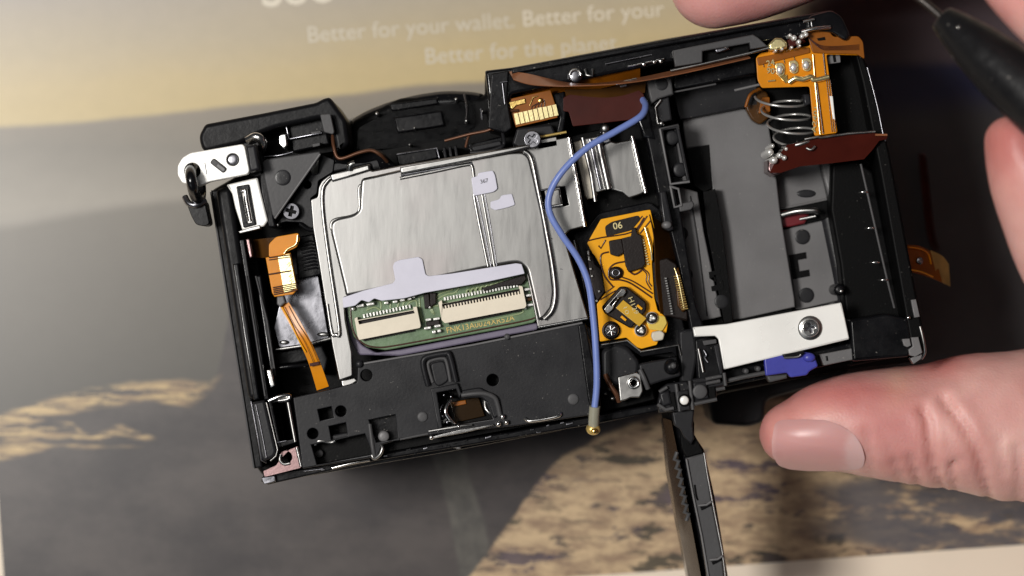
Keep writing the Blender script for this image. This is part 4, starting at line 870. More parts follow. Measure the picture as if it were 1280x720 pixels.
# ---- divider wall and bay frame
wall('divider_wall', [(798, 112), (812, 100), (830, 170), (852, 270), (870, 380), (886, 425), (866, 425), (848, 330), (838, 290), (826, 262), (812, 190), (803, 150)], 55.5, 34, 'black', bev=.6, r=3)
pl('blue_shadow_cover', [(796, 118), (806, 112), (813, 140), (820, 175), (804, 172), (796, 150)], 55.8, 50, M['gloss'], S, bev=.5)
fr = pl('bay_frame_block', [(808, 98), (838, 91), (842, 118), (822, 124), (814, 130)], 57.5, 50, M['grey'], S, bev=.3)
dome('ejector_mark', 827, 105, 8, 57.62, 57.2, M['charcoal'], fr, sag=.05)
pl('bay_frame_arm', [(816, 128), (836, 120), (840, 150), (828, 153), (822, 148)], 56.5, 50, M['charcoal'], S, bev=.3)
tube('arm_edge', [(826, 125, 57), (819, 134, 57), (822, 154, 57), (830, 156, 57)], .22, M['silver2'], S, straight=True)
dome('arm_pin', 827, 154, 3, 57.6, 55, M['silver2'], S, sag=.4)
ch = pl('channel_frame', [(824, 160), (848, 154), (863, 228), (836, 232)], 57, 50, M['charcoal'], S, bev=.2, holes=[[(829, 163), (845, 160), (859, 225), (839, 228)]])
tube('channel_edge', [(825, 161, 57.2), (847, 156, 57.2), (848, 158, 57)], .16, M['grey'], S, straight=True)
tube('channel_edge', [(825, 161, 57.2), (838, 230, 57.2), (862, 227, 57.2)], .22, M['greylight'], S, straight=True)
pl('channel_floor', [(828, 160), (848, 158), (862, 227), (840, 230)], 52.5, 49, M['charcoal'], S, bev=.1)
pl('channel_strip', [(843, 161), (849, 160), (862, 226), (854, 228)], 55, 50, M['grey'], S, bev=.2)
for (x, y) in ((840, 172), (850, 212)): dome('channel_boss', x, y, 9, 55.6, 50, M['charcoal'], S, sag=.2)
tube('channel_clip', [(838, 232, 57), (843, 259, 57), (852, 257, 57), (848, 236, 57), (838, 233, 57)], .22, M['greylight'], S, straight=True)
pl('channel_clip_foot', [(848, 255), (866, 251), (868, 257), (864, 262), (850, 265)], 57, 55, M['grey'], S, bev=.4, r=2)
pl('post', [(824, 240), (832, 238), (840, 275), (842, 287), (836, 289), (830, 286)], 58, 50, M['charcoal'], S, bev=.6, res=3)
dome('post_tip', 834, 281, 6, 58.6, 56, M['greylight'], S, ry=5, sag=.6)
# bay floor made of separate mouldings
floor = pl('bay_floor', [(838, 118), (960, 94), (1040, 200), (1062, 390), (1050, 410), (880, 445), (862, 300)], 41, 36, M['void'], S, bev=.3)
def bf(name, pts, zt, zb, m, **k):
    return pl(name, pts, zt, zb, M[m], S, **k)
bf('bay_back_wall', [(840, 112), (945, 92), (948, 132), (930, 134), (850, 150)], 50, 40, 'charcoal', bev=.2)
bf('bay_rail_dark', [(842, 88), (944, 70), (946, 92), (912, 98), (842, 112)], 56, 50, 'black', bev=.3)
tube('bay_rail_edge', [(838, 116, 56), (895, 105, 56.2)], .16, M['grey'], S, straight=True)
tube('bay_rail_edge', [(918, 113, 56), (952, 105, 56.4)], .22, M['greylight'], S, straight=True)
bf('bay_center_panel', [(853, 149), (928, 135), (960, 150), (968, 200), (975, 262), (993, 372), (994, 384), (915, 401), (905, 330), (888, 220), (886, 181), (858, 186)], 48, 40, 'greylight', bev=.25)
bf('bay_left_panel', [(846, 232), (872, 240), (880, 290), (902, 396), (866, 404), (856, 320)], 51, 40, 'greylight', bev=.25)
tube('panel_seam', [(863, 245, 51.05), (872, 300, 51.05), (884, 395, 51.05)], .12, M['charcoal'], S, straight=True)
for (x, y, m_) in ((851, 292, 'charcoal'), (857, 343, 'charcoal'), (866, 384, 'pcbedge'), (902, 377, 'charcoal')): dome('ejector_mark', x, y, 9 if m_ != 'pcbedge' else 6, 51.3, 50.6, M[m_], S, sag=.08)
bf('bay_slot_shade', [(858, 186), (886, 181), (890, 235), (880, 240), (868, 232)], 48.3, 47, 'void', bev=.05)
bf('bay_slot_shade', [(879, 240), (894, 236), (903, 286), (916, 402), (905, 404), (892, 330), (884, 290)], 51.25, 49, 'void', bev=.05)  # raised black slab, its colour stands in for the shade in a gap
bf('bay_slot_shade', [(886, 340), (900, 337), (901, 342), (892, 344), (893, 352), (903, 350), (905, 362), (890, 364), (889, 358), (896, 356), (894, 346), (887, 348)], 51.4, 50, 'void', bev=.05)
bf('bay_right_panel', [(962, 212), (1030, 200), (1046, 204), (1050, 246), (972, 262)], 44, 40, 'greylight', bev=.25)
tube('right_panel_edge', [(970, 262, 44.4), (1010, 254, 44.6), (1048, 246, 44.4)], .2, M['greylight'], S, straight=True)
bf('bay_right_post', [(1026, 204), (1038, 202), (1048, 242), (1036, 246)], 47, 43, 'greylight', bev=.4)
dome('panel_dent', 1008, 242, 12, 44.15, 43.8, M['charcoal'], S, ry=5, sag=.1)
bf('bay_dark_window', [(971, 264), (1052, 247), (1056, 268), (1010, 279), (976, 286)], 45.2, 43, 'void', bev=.1)
bf('red_stop', [(972, 264), (994, 262), (1012, 268), (1006, 280), (978, 285)], 46, 44, 'red', bev=.4)
tube('contact_spring_tip', [(976, 269, 47), (996, 264, 48), (1018, 263, 48.4), (1022, 265, 48)], .45, M['silver2'], S)
tube('contact_spring_tip', [(1000, 274, 46), (1020, 270, 47)], .25, M['silver2'], S, straight=True)
bf('bay_lower_panel', [(976, 288), (1040, 272), (1056, 300), (1066, 372), (994, 388), (990, 350)], 44.6, 40, 'greylight', bev=.25)
for (x, y) in ((1003, 296), (1008, 369)): dome('ejector_mark', x, y, 9.5, 44.9, 44.2, M['charcoal'], S, sag=.08)
bf('c_shaped_slot', [(986, 319), (1007, 315), (1008, 323), (997, 325), (999, 339), (1011, 337), (1012, 345), (991, 349)], 44.9, 43.8, 'void', bev=.04)
tube('bay_soft_pillar', [(1022, 276, 42), (1034, 330, 42), (1042, 385, 42)], 1.6, M['grey'], S)
tube('bay_soft_pillar', [(1036, 272, 43.5), (1047, 325, 43.5), (1058, 380, 43.5)], 1.8, M['charcoal'], S)
dome('bay_pivot', 1050, 362, 7, 52, 42, M['black'], S, sag=.5)
dome('bay_pivot_tip', 1052, 364, 3.2, 53.4, 50, M['silver2'], S, sag=.5)
bf('bay_black_line', [(862, 404), (905, 396), (913, 402), (990, 386), (992, 392), (920, 408), (906, 414), (864, 412)], 48, 44, 'void', bev=.1)
# ---- bright cross plate with screw, blue lever
cp = pl('bright_cross_plate', [(866, 409), (908, 405), (1052, 378), (1056, 396), (1062, 424), (905, 462), (898, 424), (894, 420), (868, 421)], 57.6, 56.6, M['bright'], S, bev=.25, r=1.5)
dome('screw_dish', 1013, 410, 15.5, 57.9, 57.4, M['silver2'], cp, sag=.25)
screw('screw', 1013, 410, 11, 58.7, M['chrome'], M['darkmetal'], S, rot=-15)
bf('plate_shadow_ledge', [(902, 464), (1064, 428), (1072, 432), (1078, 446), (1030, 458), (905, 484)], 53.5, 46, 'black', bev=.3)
lv = pl('blue_lever', [(955, 448), (968, 444), (1008, 440), (1018, 444), (1023, 458), (1012, 464), (1009, 469), (988, 472), (984, 466), (957, 470)], 57.4, 54, M['bluelever'], S, bev=.5, r=2.5, res=3)
pl('lever_catch', [(978, 443), (1004, 439), (1006, 442), (998, 446), (980, 447)], 58.2, 57.2, M['black'], lv, bev=.2)
tube('lever_catch_edge', [(980, 447.4, 58.3), (997, 446, 58.3), (1001, 443, 58.3)], .16, M['silver2'], lv, n=3)
dome('lever_knob', 1012, 447, 8, 58.2, 56, M['bluelever'], lv, ry=6, sag=.8)
pl('lever_slide', [(958, 470), (984, 467), (984, 473), (962, 478)], 56, 52, M['grey'], S, bev=.3)
pl('grey_slide', [(1025, 443), (1072, 434), (1076, 444), (1074, 448), (1030, 457)], 56.4, 52, M['greylight'], S, bev=.3, r=1)
tube('slide_line', [(1033, 445, 56.5), (1034, 451, 56.5)], .15, M['black'], S, straight=True)
tube('ledge_line', [(905, 477, 56.4), (930, 471, 56.6), (956, 466, 56.6)], .35, M['grey'], S, straight=True)
for (x, y) in ((933, 464), (948, 461)): dome('ledge_pin', x, y, 3.4, 57, 54, M['grey'], S, sag=.3)
# ---- tripod-socket bracket and hinge
bf('socket_base', [(752, 438), (770, 428), (786, 434), (800, 452), (798, 478), (770, 482), (752, 474)], 56, 50, 'charcoal', bev=.7, r=5)
bf('socket_well', [(748, 470), (798, 460), (812, 470), (820, 500), (752, 516)], 53, 48, 'void', bev=.3)
nb = pl('metal_nut_bracket', [(772, 471), (796, 465), (801, 468), (804, 489), (800, 497), (789, 497), (783, 500), (775, 502)], 57.4, 55.4, M['silver2'], S, bev=.4, r=2, holes=[circ(792, 478.5, 6.5)])
dome('nut_bore', 792, 478.5, 6.5, 55.6, 52, M['void'], nb, sag=.1)
tube('nut_rim', [(792+6*math.cos(t), 478.5+6*math.sin(t), 57.4) for t in [k*math.pi/5 for k in range(10)]], .3, M['chrome'], nb, closed=True, n=3)
for (x, y, r_) in ((760, 476, 4), (764, 486, 4.5), (766, 498, 4), (757, 492, 3)): dome('loose_contact', x, y, r_, 56, 51, M[random.choice(['darkmetal', 'silver2'])], S, ry=r_*.6, sag=.8)
tube('contact_wire', [(757, 468, 56), (762, 480, 56.5), (770, 492, 56.5), (774, 502, 56)], .4, M['bronze'], S)
bf('hinge_bridge', [(798, 455), (812, 452), (846, 446), (852, 470), (830, 476), (806, 484), (800, 470)], 57, 48, 'charcoal', bev=.7, r=4, res=3)
tube('hinge_bridge_edge', [(800, 462, 57.4), (806, 475, 57.5), (810, 486, 57.2)], .4, M['grey'], S)
dome('round_boss', 840, 459, 10, 58.6, 55, M['black'], S, sag=1.6)
dome('boss_highlight', 842, 457, 4, 59.0, 57, M['grey'], S, sag=.5)
bf('column', [(848, 414), (868, 410), (872, 446), (866, 480), (850, 478)], 55.4, 46, 'charcoal', bev=.5)
pk = bf('pocket_frame', [(868, 424), (880, 421), (897, 425), (905, 462), (907, 478), (890, 480), (872, 474)], 57, 46, 'black', bev=.4, r=2)
tube('pocket_edge', [(873, 436, 57.4), (879, 465, 57.4)], .24, M['silver2'], S, straight=True)
tube('pocket_edge', [(880, 438, 57.2), (883, 444, 57.4), (881, 447, 57.2), (885, 453, 57.2)], .2, M['darkmetal'], S)
pl('pocket_lip', [(878, 426), (895, 424), (896, 429), (880, 432)], 58, 56.5, M['grey'], S, bev=.35, r=1)
pl('pocket_lip', [(892, 432), (898, 430), (904, 466), (900, 470)], 58, 56.5, M['charcoal'], S, bev=.35)
hg = pl('hinge_block', [(826, 486), (834, 480), (858, 476), (860, 480), (866, 474), (884, 470), (900, 468), (907, 466), (908, 482), (896, 484), (896, 500), (868, 508), (848, 514), (824, 516), (822, 506)], 57, 50, M['charcoal'], S, bev=.3)
pl('hinge_plate', [(846, 490), (860, 487), (863, 512), (850, 514)], 58, 56.6, M['charcoal'], hg, bev=.2)
dome('hinge_rivet', 855.5, 500.5, 5.6, 58.9, 57.5, M['bright'], hg, sag=.25)
tube('hinge_rivet_ring', [(855.5+6.4*math.cos(t), 500.5+6.4*math.sin(t), 58.2) for t in [k*math.pi/5 for k in range(10)]], .2, M['void'], hg, closed=True, n=3)
pl('hinge_plate', [(866, 479), (882, 477), (886, 498), (870, 500)], 58, 56.6, M['charcoal'], hg, bev=.2)
dome('hinge_disc', 875, 489.5, 9, 58.4, 57.8, M['grey'], hg, sag=.1)
pl('hinge_dark', [(886, 484), (893, 483), (895, 497), (887, 499)], 57.6, 56.8, M['void'], hg, bev=.05)
pl('hinge_dark', [(836, 492), (842, 490), (846, 512), (838, 512)], 57.6, 56.8, M['void'], hg, bev=.05)
for q in ([(862, 476), (866, 512)], [(845, 480), (850, 514)], [(868, 505), (896, 499)], [(882, 474), (902, 470)], [(895, 487), (906, 485)], [(905, 466), (907, 482)], [(824, 490), (834, 484)], [(822, 505), (832, 512), (842, 510)], [(880, 480), (900, 476)]):
    tube('hinge_edge', [(x, y, 57.6) for x, y in q], .3, M['grey'], hg, straight=True)
pl('hinge_knuckle', [(824, 492), (836, 488), (840, 505), (828, 508)], 58, 54, M['charcoal'], hg, bev=.7, res=3)
# ---- battery door hanging open
door = hexa('battery_door', [(845, 514, 54), (864, 512, 54), (868, 530, 54), (868, 545, 53), (880, 562, 53), (893, 620, 51), (902, 672, 49), (913, 740, 47), (885, 740, 47), (868, 655, 49), (858, 605, 51), (853, 560, 53), (848, 545, 53)],
            [(826, 514, 44), (860, 512, 44), (864, 530, 44), (866, 545, 43), (878, 562, 42), (890, 620, 40), (900, 672, 36), (911, 740, 33), (862, 740, 33), (847, 655, 36), (838, 605, 40), (832, 560, 42), (829, 545, 43)], M['black'], S, bev=.3)
pl('door_top_edge', [(857, 573), (880, 566), (884, 590), (889, 624), (902, 690), (907, 740), (887, 740), (876, 668), (866, 620)], 54.2, 52, M['grey'], door, bev=.3)
pl('door_neck', [(840, 516), (863, 511), (868, 513), (866, 532), (868, 548), (864, 556), (855, 546), (850, 536), (843, 532)], 56, 52, M['charcoal'], door, bev=.3)
pl('door_latch_pocket', [(850, 536), (856, 546), (868, 543), (877, 560), (880, 566), (858, 572), (852, 560)], 54.6, 52, M['void'], door, bev=.2)
for (x, y) in ((881, 632), (895, 700)):
    pl('door_notch', [(x-7, y-1), (x+8, y-4), (x+8, y), (x-4, y+6)], 54.6, 53.8, M['void'], door, bev=.05)
    tube('door_notch_edge', [(x-8, y, 54.7), (x+2, y-1, 54.8), (x+8, y-5, 54.7)], .2, M['greylight'], door, straight=True)
tube('door_scratch', [(868, 606, 54.4), (870, 620, 54.5), (872, 625, 54.4)], .12, M['void'], door)
tube('door_edge_line', [(858, 574, 54.5), (867, 622, 54.4), (877, 670, 54.4), (889, 740, 54.3)], .17, M['greylight'], door, straight=True)
tube('door_edge_line', [(880, 566, 54.3), (884, 592, 54.3), (890, 624, 54.3), (903, 690, 54.3), (909, 740, 54.3)], .17, M['silver2'], door, straight=True)
rk = [(843+i*2.1+(0 if k else 3.5), 565+i*11+k*9, 54.2-i*.25) for i in range(8) for k in range(2)]
tube('door_rack', rk, .35, M['grey'], door, straight=True)
hexa('door_inner_panel', [(829, 522, 50), (839, 525, 53.4), (851, 585, 52.6), (869, 680, 50.5), (880, 740, 49), (864, 740, 43), (846, 650, 45.5), (836, 590, 48)],
     [(826, 522, 45), (836, 525, 45), (850, 585, 44), (866, 680, 40), (878, 740, 36), (861, 740, 36), (843, 650, 40), (832, 590, 44)], M['doorbrown'], door, bev=.2)

# ---- battery-bay flex, spring and contact carrier at the upper right
tf = pl('terminal_flex', [(945, 72), (951, 66), (1013, 57), (1008, 40), (1034, 36), (1042, 46), (1072, 45), (1079, 52), (1081, 74), (1074, 69), (1033, 68), (1036, 90), (1043, 140), (1047, 166), (1018, 170), (1012, 108), (952, 110), (947, 100)], 58.6, 58.0, M['amber'], S, bev=.1, r=3)
pl('flex_upper_layer', [(1008, 40), (1034, 36), (1042, 46), (1073, 45), (1079, 52), (1081, 74), (1072, 68), (1034, 67), (1016, 66)], 59.0, 58.5, M['orangeflex'], tf, bev=.12, r=3)
pl('flex_hole', [(1021, 48), (1031, 46), (1032, 50), (1023, 51)], 59.1, 58.8, M['void'], tf, bev=.03)
pl('flex_red_edge', [(946, 72), (1012, 59), (1013, 66), (948, 82)], 58.9, 58.5, M['orangeflex'], tf, bev=.1, r=2)
for i, (x, y) in enumerate(((975, 87), (992, 84), (1008, 81))):
    pad = pl('terminal_pad', fillet([(x-6, y-8), (x+3, y-9), (x+6, y-5), (x+6, y+6), (x+1, y+9), (x-5, y+6)], 3), 59.0, 58.5, M['goldpale'], tf, bev=.1)
    dome('solder_mound', x, y, 4.6, 59.9, 58.8, M['solder'], pad, ry=6, sag=.8)
pl('terminal_pad_tail', [(972, 94), (984, 93), (985, 103), (982, 104)], 58.9, 58.5, M['gold'], tf, bev=.05)
link('flex_print', text_mesh('24', 10, (959, 83), -12, 58.95, .01), M['goldpale'], tf)
link('flex_print', text_mesh('90', 10, (958, 91.5), 6, 58.95, .01), M['goldpale'], tf)
tube('flex_print_line', [(960, 101.5, 58.8), (969, 100.5, 58.8)], .14, M['goldpale'], tf, straight=True)
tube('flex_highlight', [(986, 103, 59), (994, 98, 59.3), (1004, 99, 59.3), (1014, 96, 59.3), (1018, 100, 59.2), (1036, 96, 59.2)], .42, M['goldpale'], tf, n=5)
tube('flex_line', [(1016, 68, 58.9), (1019, 105, 58.9), (1025, 168, 58.9)], .14, M['goldpale'], tf, straight=True)
tube('flex_line', [(1021, 104, 58.9), (1029, 167, 58.9)], .1, M['trc'], tf, straight=True)
tube('flex_line', [(1029, 67, 58.9), (1032, 95, 58.9)], .1, M['trc'], tf, straight=True)
link('flex_print', text_mesh('A2401', 32, (1019.5, 166), -84, 58.95, .012, height=5.5), M['goldpale'], tf)
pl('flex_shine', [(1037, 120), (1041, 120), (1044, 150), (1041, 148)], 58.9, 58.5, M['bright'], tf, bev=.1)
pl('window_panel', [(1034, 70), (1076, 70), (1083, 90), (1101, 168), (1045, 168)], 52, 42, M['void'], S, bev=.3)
pl('window_chip', [(1033, 69), (1050, 67), (1051, 78), (1036, 80)], 57.2, 55, M['greylight'], S, bev=.2, r=1)
pl('window_chip_gap', rect(1043, 73, 3, 9), 57.4, 57, M['void'], S, bev=.02)
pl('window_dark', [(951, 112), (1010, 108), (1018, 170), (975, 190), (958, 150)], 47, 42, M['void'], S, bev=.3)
pl('spring_backing', [(1004, 118), (1012, 117), (1014, 130), (1006, 132)], 55, 50, M['charcoal'], S, bev=.3)
pl('amber_backing', [(933, 118), (948, 108), (960, 116), (964, 145), (950, 156), (940, 150), (932, 136)], 50, 46, M['amberdark'], S, bev=.3, r=4)
pl('amber_backing_patch', [(952, 122), (962, 121), (963, 140), (948, 142)], 50.6, 49, M['orangeflex'], S, bev=.1, r=2)
tube('amber_backing_edge', [(950, 111, 52), (938, 118, 52), (932, 134, 52)], .25, M['orangeflex'], S)
# spring: a coil whose axis runs down the picture
sp = []
for i in range(0, int(3.6*28)+1):
    t = i/28; a = 2*math.pi*t
    cx = 975+t*6.5; cy = 119+t*17
    sp.append((cx-31*math.cos(a)*(1 - .04*t), cy+7.5*math.sin(a)+2, 52.6+4.2*math.sin(a)))
tube('battery_spring', sp, .2, M['spring'], S, straight=True, res=4)
for (x, y, r_) in ((963, 190, 5), (968, 200, 5), (975, 194, 4), (983, 186, 3), (981, 197, 3.5), (966, 182, 3)): dome('solder_mass', x, y, r_, 58+r_*.2, 50, M['solder'], S, sag=1.2)
tube('spring_end', [(978, 184, 57), (990, 182, 58), (1000, 180, 58.4), (1012, 176, 58.4)], .35, M['silver2'], S)
rb = hexa('red_brown_plate', [(973, 194, 58), (984, 181, 58.6), (1020, 174, 59), (1060, 168, 59), (1094, 165, 59), (1098, 169, 59), (1110, 169, 59), (1108, 174, 59), (1099, 176, 58.6), (1090, 188, 58), (1080, 199, 57.6), (1040, 204, 57.4), (1000, 208, 57.4), (976, 216, 57.2), (962, 216, 57)],
          [(973, 194, 57.3), (984, 181, 57.8), (1020, 174, 58.2), (1060, 168, 58.2), (1094, 165, 58.2), (1098, 169, 58.2), (1110, 169, 58.2), (1108, 174, 58.2), (1099, 176, 57.9), (1090, 188, 57.3), (1080, 199, 57), (1040, 204, 56.8), (1000, 208, 56.8), (976, 216, 56.6), (962, 216, 56.4)], M['redbrown'], S, bev=0)
tube('plate_rim', [(1006, 174, 59.2), (1022, 171, 59.5), (1026, 172, 59.4), (1060, 167, 59.3), (1094, 164.5, 59.3)], .22, M['silver2'], S, straight=True)
tube('plate_rim', [(1094, 168.6, 59.3), (1109, 168.6, 59.3)], .18, M['copper'], S, straight=True)
tube('plate_notch', [(1008, 185, 58.9), (1014, 187, 59), (1019, 183, 58.9)], .22, M['silver2'], S)
pl('carrier_foot', [(960, 200), (974, 204), (978, 216), (968, 219), (960, 214)], 56.8, 50, M['pinkmetal'], S, bev=.3)
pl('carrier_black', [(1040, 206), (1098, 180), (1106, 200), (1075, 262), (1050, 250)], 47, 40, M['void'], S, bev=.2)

# ---- flex tongue sticking out past the right side
ft = ribbon('loose_flex_tongue', [(1132, 306, 50), (1148, 307, 48), (1162, 313, 44), (1168, 316, 42)], [(1136, 340, 50), (1152, 343, 47), (1168, 349, 43), (1178, 353, 41)], M['orangeflex'], S, thick=.15)
tube('tongue_line', [(1135, 309, 50.3), (1150, 311, 48.2), (1160, 317, 45), (1164, 330, 44)], .15, M['amber'], ft)
tube('tongue_line', [(1138, 337, 50.3), (1152, 340, 47.4), (1166, 346, 43.6)], .15, M['amberlight'], ft)
dome('tongue_dot', 1150, 326, 4.5, 48.6, 47.6, M['darkmetal'], ft, sag=.1)
ribbon('tongue_clear_end', [(1164, 313, 43.6), (1178, 320, 40), (1186, 330, 38)], [(1172, 350, 42), (1182, 355, 39.5), (1188, 358, 38)], M['ochre'], S, thick=.1)
ribbon('red_reflection_strip', [(1150, 192, 6), (1154, 240, 6), (1160, 290, 6), (1168, 312, 8)], [(1157, 194, 3), (1162, 240, 3), (1168, 290, 3), (1174, 310, 4)], M['redbrown'], S, thick=.2)  # ribbon standing in for a faint red reflection on the glossy print

# ---- blue antenna cable
blue = tube('blue_cable', [(803, 124, 57), (807, 133, 60), (800, 146, 62), (770, 164, 63), (735, 184, 63.5), (705, 212, 63.5), (688, 240, 63), (687, 265, 62.8), (702, 293, 62.5), (722, 322, 62), (735, 352, 61.8), (741, 390, 61.6), (745, 440, 61.4), (746, 480, 61), (743, 512, 60.6)], .53, M['blue'], S, n=10, res=6)
tube('heat_shrink', [(743.5, 508, 60.6), (742.5, 520, 60.2), (742, 532, 59.6)], .85, M['clear'], blue, n=4, res=5)
dome('cable_plug', 742, 537, 9, 60.4, 57.6, M['ochre'], blue, ry=7.5, sag=.9)
dome('plug_pin', 743, 539, 4, 61, 60, M['gold'], blue, sag=.5)

# ------------------------------------------------------------------ hands
def loft_verts(path, nseg=28, sub=6, cap=5):
    """closed tapering tube: path of (x,y,z,ra,rb) in metres; ra across, rb vertical"""
    pts = cr([Vector(p[:3]) for p in path], sub); N = len(pts)
    ra = np.interp(np.linspace(0, len(path)-1, N), range(len(path)), [p[3] for p in path])
    rb = np.interp(np.linspace(0, len(path)-1, N), range(len(path)), [p[4] for p in path])
    V = []; F = []; rings = []
    def ring(c, d, a, b):
        side = d.cross(Vector((0, 0, 1)))
        side = side.normalized() if side.length > 1e-4 else Vector((0, 1, 0))
        up = side.cross(d).normalized(); idx = []
        for i in range(nseg):
            t = 2*math.pi*i/nseg; idx.append(len(V)); V.append(c+side*a*math.cos(t)+up*b*math.sin(t))
        rings.append(idx)
    D = [(pts[min(i+1, N-1)]-pts[max(i-1, 0)]).normalized() for i in range(N)]
    for k in range(cap, 0, -1):
        t = k/(cap+.35)*math.pi/2; ring(pts[0]-D[0]*ra[0]*math.sin(t), D[0], ra[0]*math.cos(t), rb[0]*math.cos(t))
    for i in range(N): ring(pts[i], D[i], ra[i], rb[i])
    for k in range(1, cap+1):
        t = k/(cap+.35)*math.pi/2; ring(pts[-1]+D[-1]*ra[-1]*math.sin(t), D[-1], ra[-1]*math.cos(t), rb[-1]*math.cos(t))
    for a, b in zip(rings, rings[1:]):
        for i in range(nseg): F.append([a[i], a[(i+1) % nseg], b[(i+1) % nseg], b[i]])
    F.append(rings[0][::-1]); F.append(rings[-1])
    return V, F
def hand_mesh(name, limbs, voxel=.9, smooth=6):
    V = []; F = []
    for path in limbs:
        q = []
        for (x, y, z, a, b) in path:
            c = P(x, y, z); s = (P(x+1, y, z)-c).length; q.append((c.x, c.y, c.z, a*s, b*MM))
        v, f = loft_verts(q); o = len(V); V += v; F += [[i+o for i in g] for g in f]
    me = bpy.data.meshes.new(name); me.from_pydata(V, [], F); me.update()
    bm = bmesh.new(); bm.from_mesh(me); bmesh.ops.recalc_face_normals(bm, faces=bm.faces); bm.to_mesh(me); bm.free()
    t = bpy.data.objects.new('tmp', me); COL.objects.link(t)
    m = t.modifiers.new('r', 'REMESH'); m.mode = 'VOXEL'; m.voxel_size = voxel*MM; m.use_smooth_shade = True
    s = t.modifiers.new('s', 'SMOOTH'); s.factor = .6; s.iterations = smooth
    dg = bpy.context.evaluated_depsgraph_get(); out = bpy.data.meshes.new_from_object(t.evaluated_get(dg), depsgraph=dg)
    bpy.data.objects.remove(t)
    return out
def tofold(me):
    n = len(me.vertices); a = np.empty(n*3); me.vertices.foreach_get('co', a); a = a.reshape(-1, 3)
    nr = np.empty(n*3); me.vertices.foreach_get('normal', nr); return a, nr.reshape(-1, 3)
def pxof(a):
    k = W0*(CAMZ-a[:, 2]/MM)/(CAMZ-FACE)/1280*MM
    return a[:, 0]/k+640, 360-a[:, 1]/k
def seg_dist(px_, py_, pts):
    d = np.full(px_.shape, 1e9)
    for (x0, y0), (x1, y1) in zip(pts, pts[1:]):
        dx, dy = x1-x0, y1-y0; t = np.clip(((px_-x0)*dx+(py_-y0)*dy)/(dx*dx+dy*dy), 0, 1)
        d = np.minimum(d, np.hypot(px_-x0-t*dx, py_-y0-t*dy))
    return d
def set_tint(me, col):
    at = me.attributes.new('tint', 'FLOAT_COLOR', 'POINT'); c = np.ones((len(me.vertices), 4)); c[:, :3] = col
    at.data.foreach_set('color', c.ravel())

# hand that holds the camera: thumb on the lower edge, index finger on the upper edge
thumb = [(990, 542, 47, 41, 6.6), (1020, 536, 46.5, 55, 8.2), (1060, 530, 46, 63, 9.2), (1110, 530, 45, 71, 10), (1160, 531, 44, 77, 10.6), (1215, 529, 44, 88, 11.4), (1280, 532, 43, 96, 12.4), (1400, 520, 40, 112, 14), (1520, 440, 38, 130, 16)]
index = [(893, -20, 50, 57, 7.2), (935, -34, 50, 62, 8), (990, -54, 50, 62, 8.4), (1080, -92, 49, 60, 8.6), (1200, -120, 46, 58, 8.8), (1340, -110, 42, 64, 9.4), (1470, -30, 38, 72, 11), (1560, 90, 36, 90, 13)]
middle = [(930, -118, 38, 40, 6.6), (1010, -150, 38, 48, 7.6), (1130, -190, 37, 54, 8.4), (1290, -200, 34, 60, 9), (1450, -140, 32, 68, 10.4), (1590, 30, 32, 90, 13)]
ring_ = [(990, -210, 28, 38, 6.4), (1080, -240, 28, 46, 7.2), (1200, -270, 27, 52, 8), (1370, -265, 26, 58, 8.8), (1520, -180, 26, 66, 10), (1660, 30, 30, 90, 13)]
little = [(1090, -292, 20, 32, 5.6), (1180, -318, 20, 40, 6.4), (1300, -335, 20, 46, 7), (1450, -310, 20, 52, 8), (1600, -200, 24, 62, 9.4), (1720, 60, 28, 90, 12)]
palm1 = [(1560, 60, 36, 110, 13), (1600, 240, 36, 170, 15), (1620, 420, 36, 160, 16), (1680, 620, 36, 140, 16)]
palm2 = [(1680, 20, 31, 110, 12), (1720, 220, 33, 150, 14), (1720, 430, 35, 150, 15), (1740, 640, 36, 140, 16), (1860, 900, 34, 160, 20), (1960, 1200, 34, 175, 22)]
bridge = [(1500, 470, 38, 130, 15), (1620, 480, 36, 150, 16)]
hm = hand_mesh('hand', [thumb, index, middle, ring_, little, palm1, palm2, bridge], .8, 8)
a, nr = tofold(hm); px_, py_ = pxof(a); up = np.clip(nr[:, 2]+.35, 0, 1)
disp = np.zeros(len(a))
def crease(pts, depth, width, bulge=.0):
    global disp
    d = seg_dist(px_, py_, pts); disp -= depth*np.exp(-(d/(width*.85))**2)*up
    if bulge: disp += bulge*np.exp(-((d-width*3.0)/(width*1.8))**2)*up
crease([(1153, 512), (1158, 525), (1162, 545), (1164, 570), (1170, 590), (1180, 612)], .75, 4.2, .30)
crease([(1180, 500), (1195, 520), (1212, 545), (1224, 570), (1230, 600), (1236, 622)], .85, 4.6, .34)
crease([(1192, 578), (1190, 590), (1194, 612)], .75, 4.0, .22)
crease([(1190, 580), (1198, 572), (1208, 572)], .25, 4.5)
crease([(1138, 570), (1144, 590), (1148, 606)], .55, 3.6, .15)
crease([(1120, 576), (1126, 600)], .4, 3.4, .12)
crease([(1272, 560), (1275, 590), (1272, 628)], .5, 4.6, .2)
crease([(1250, 548), (1253, 590)], .25, 4.2)
crease([(1100, 540), (1112, 560), (1116, 580)], .2, 4.5)
crease([(1085, 540), (1086, 560), (1090, 592)], .35, 5.5, .15)
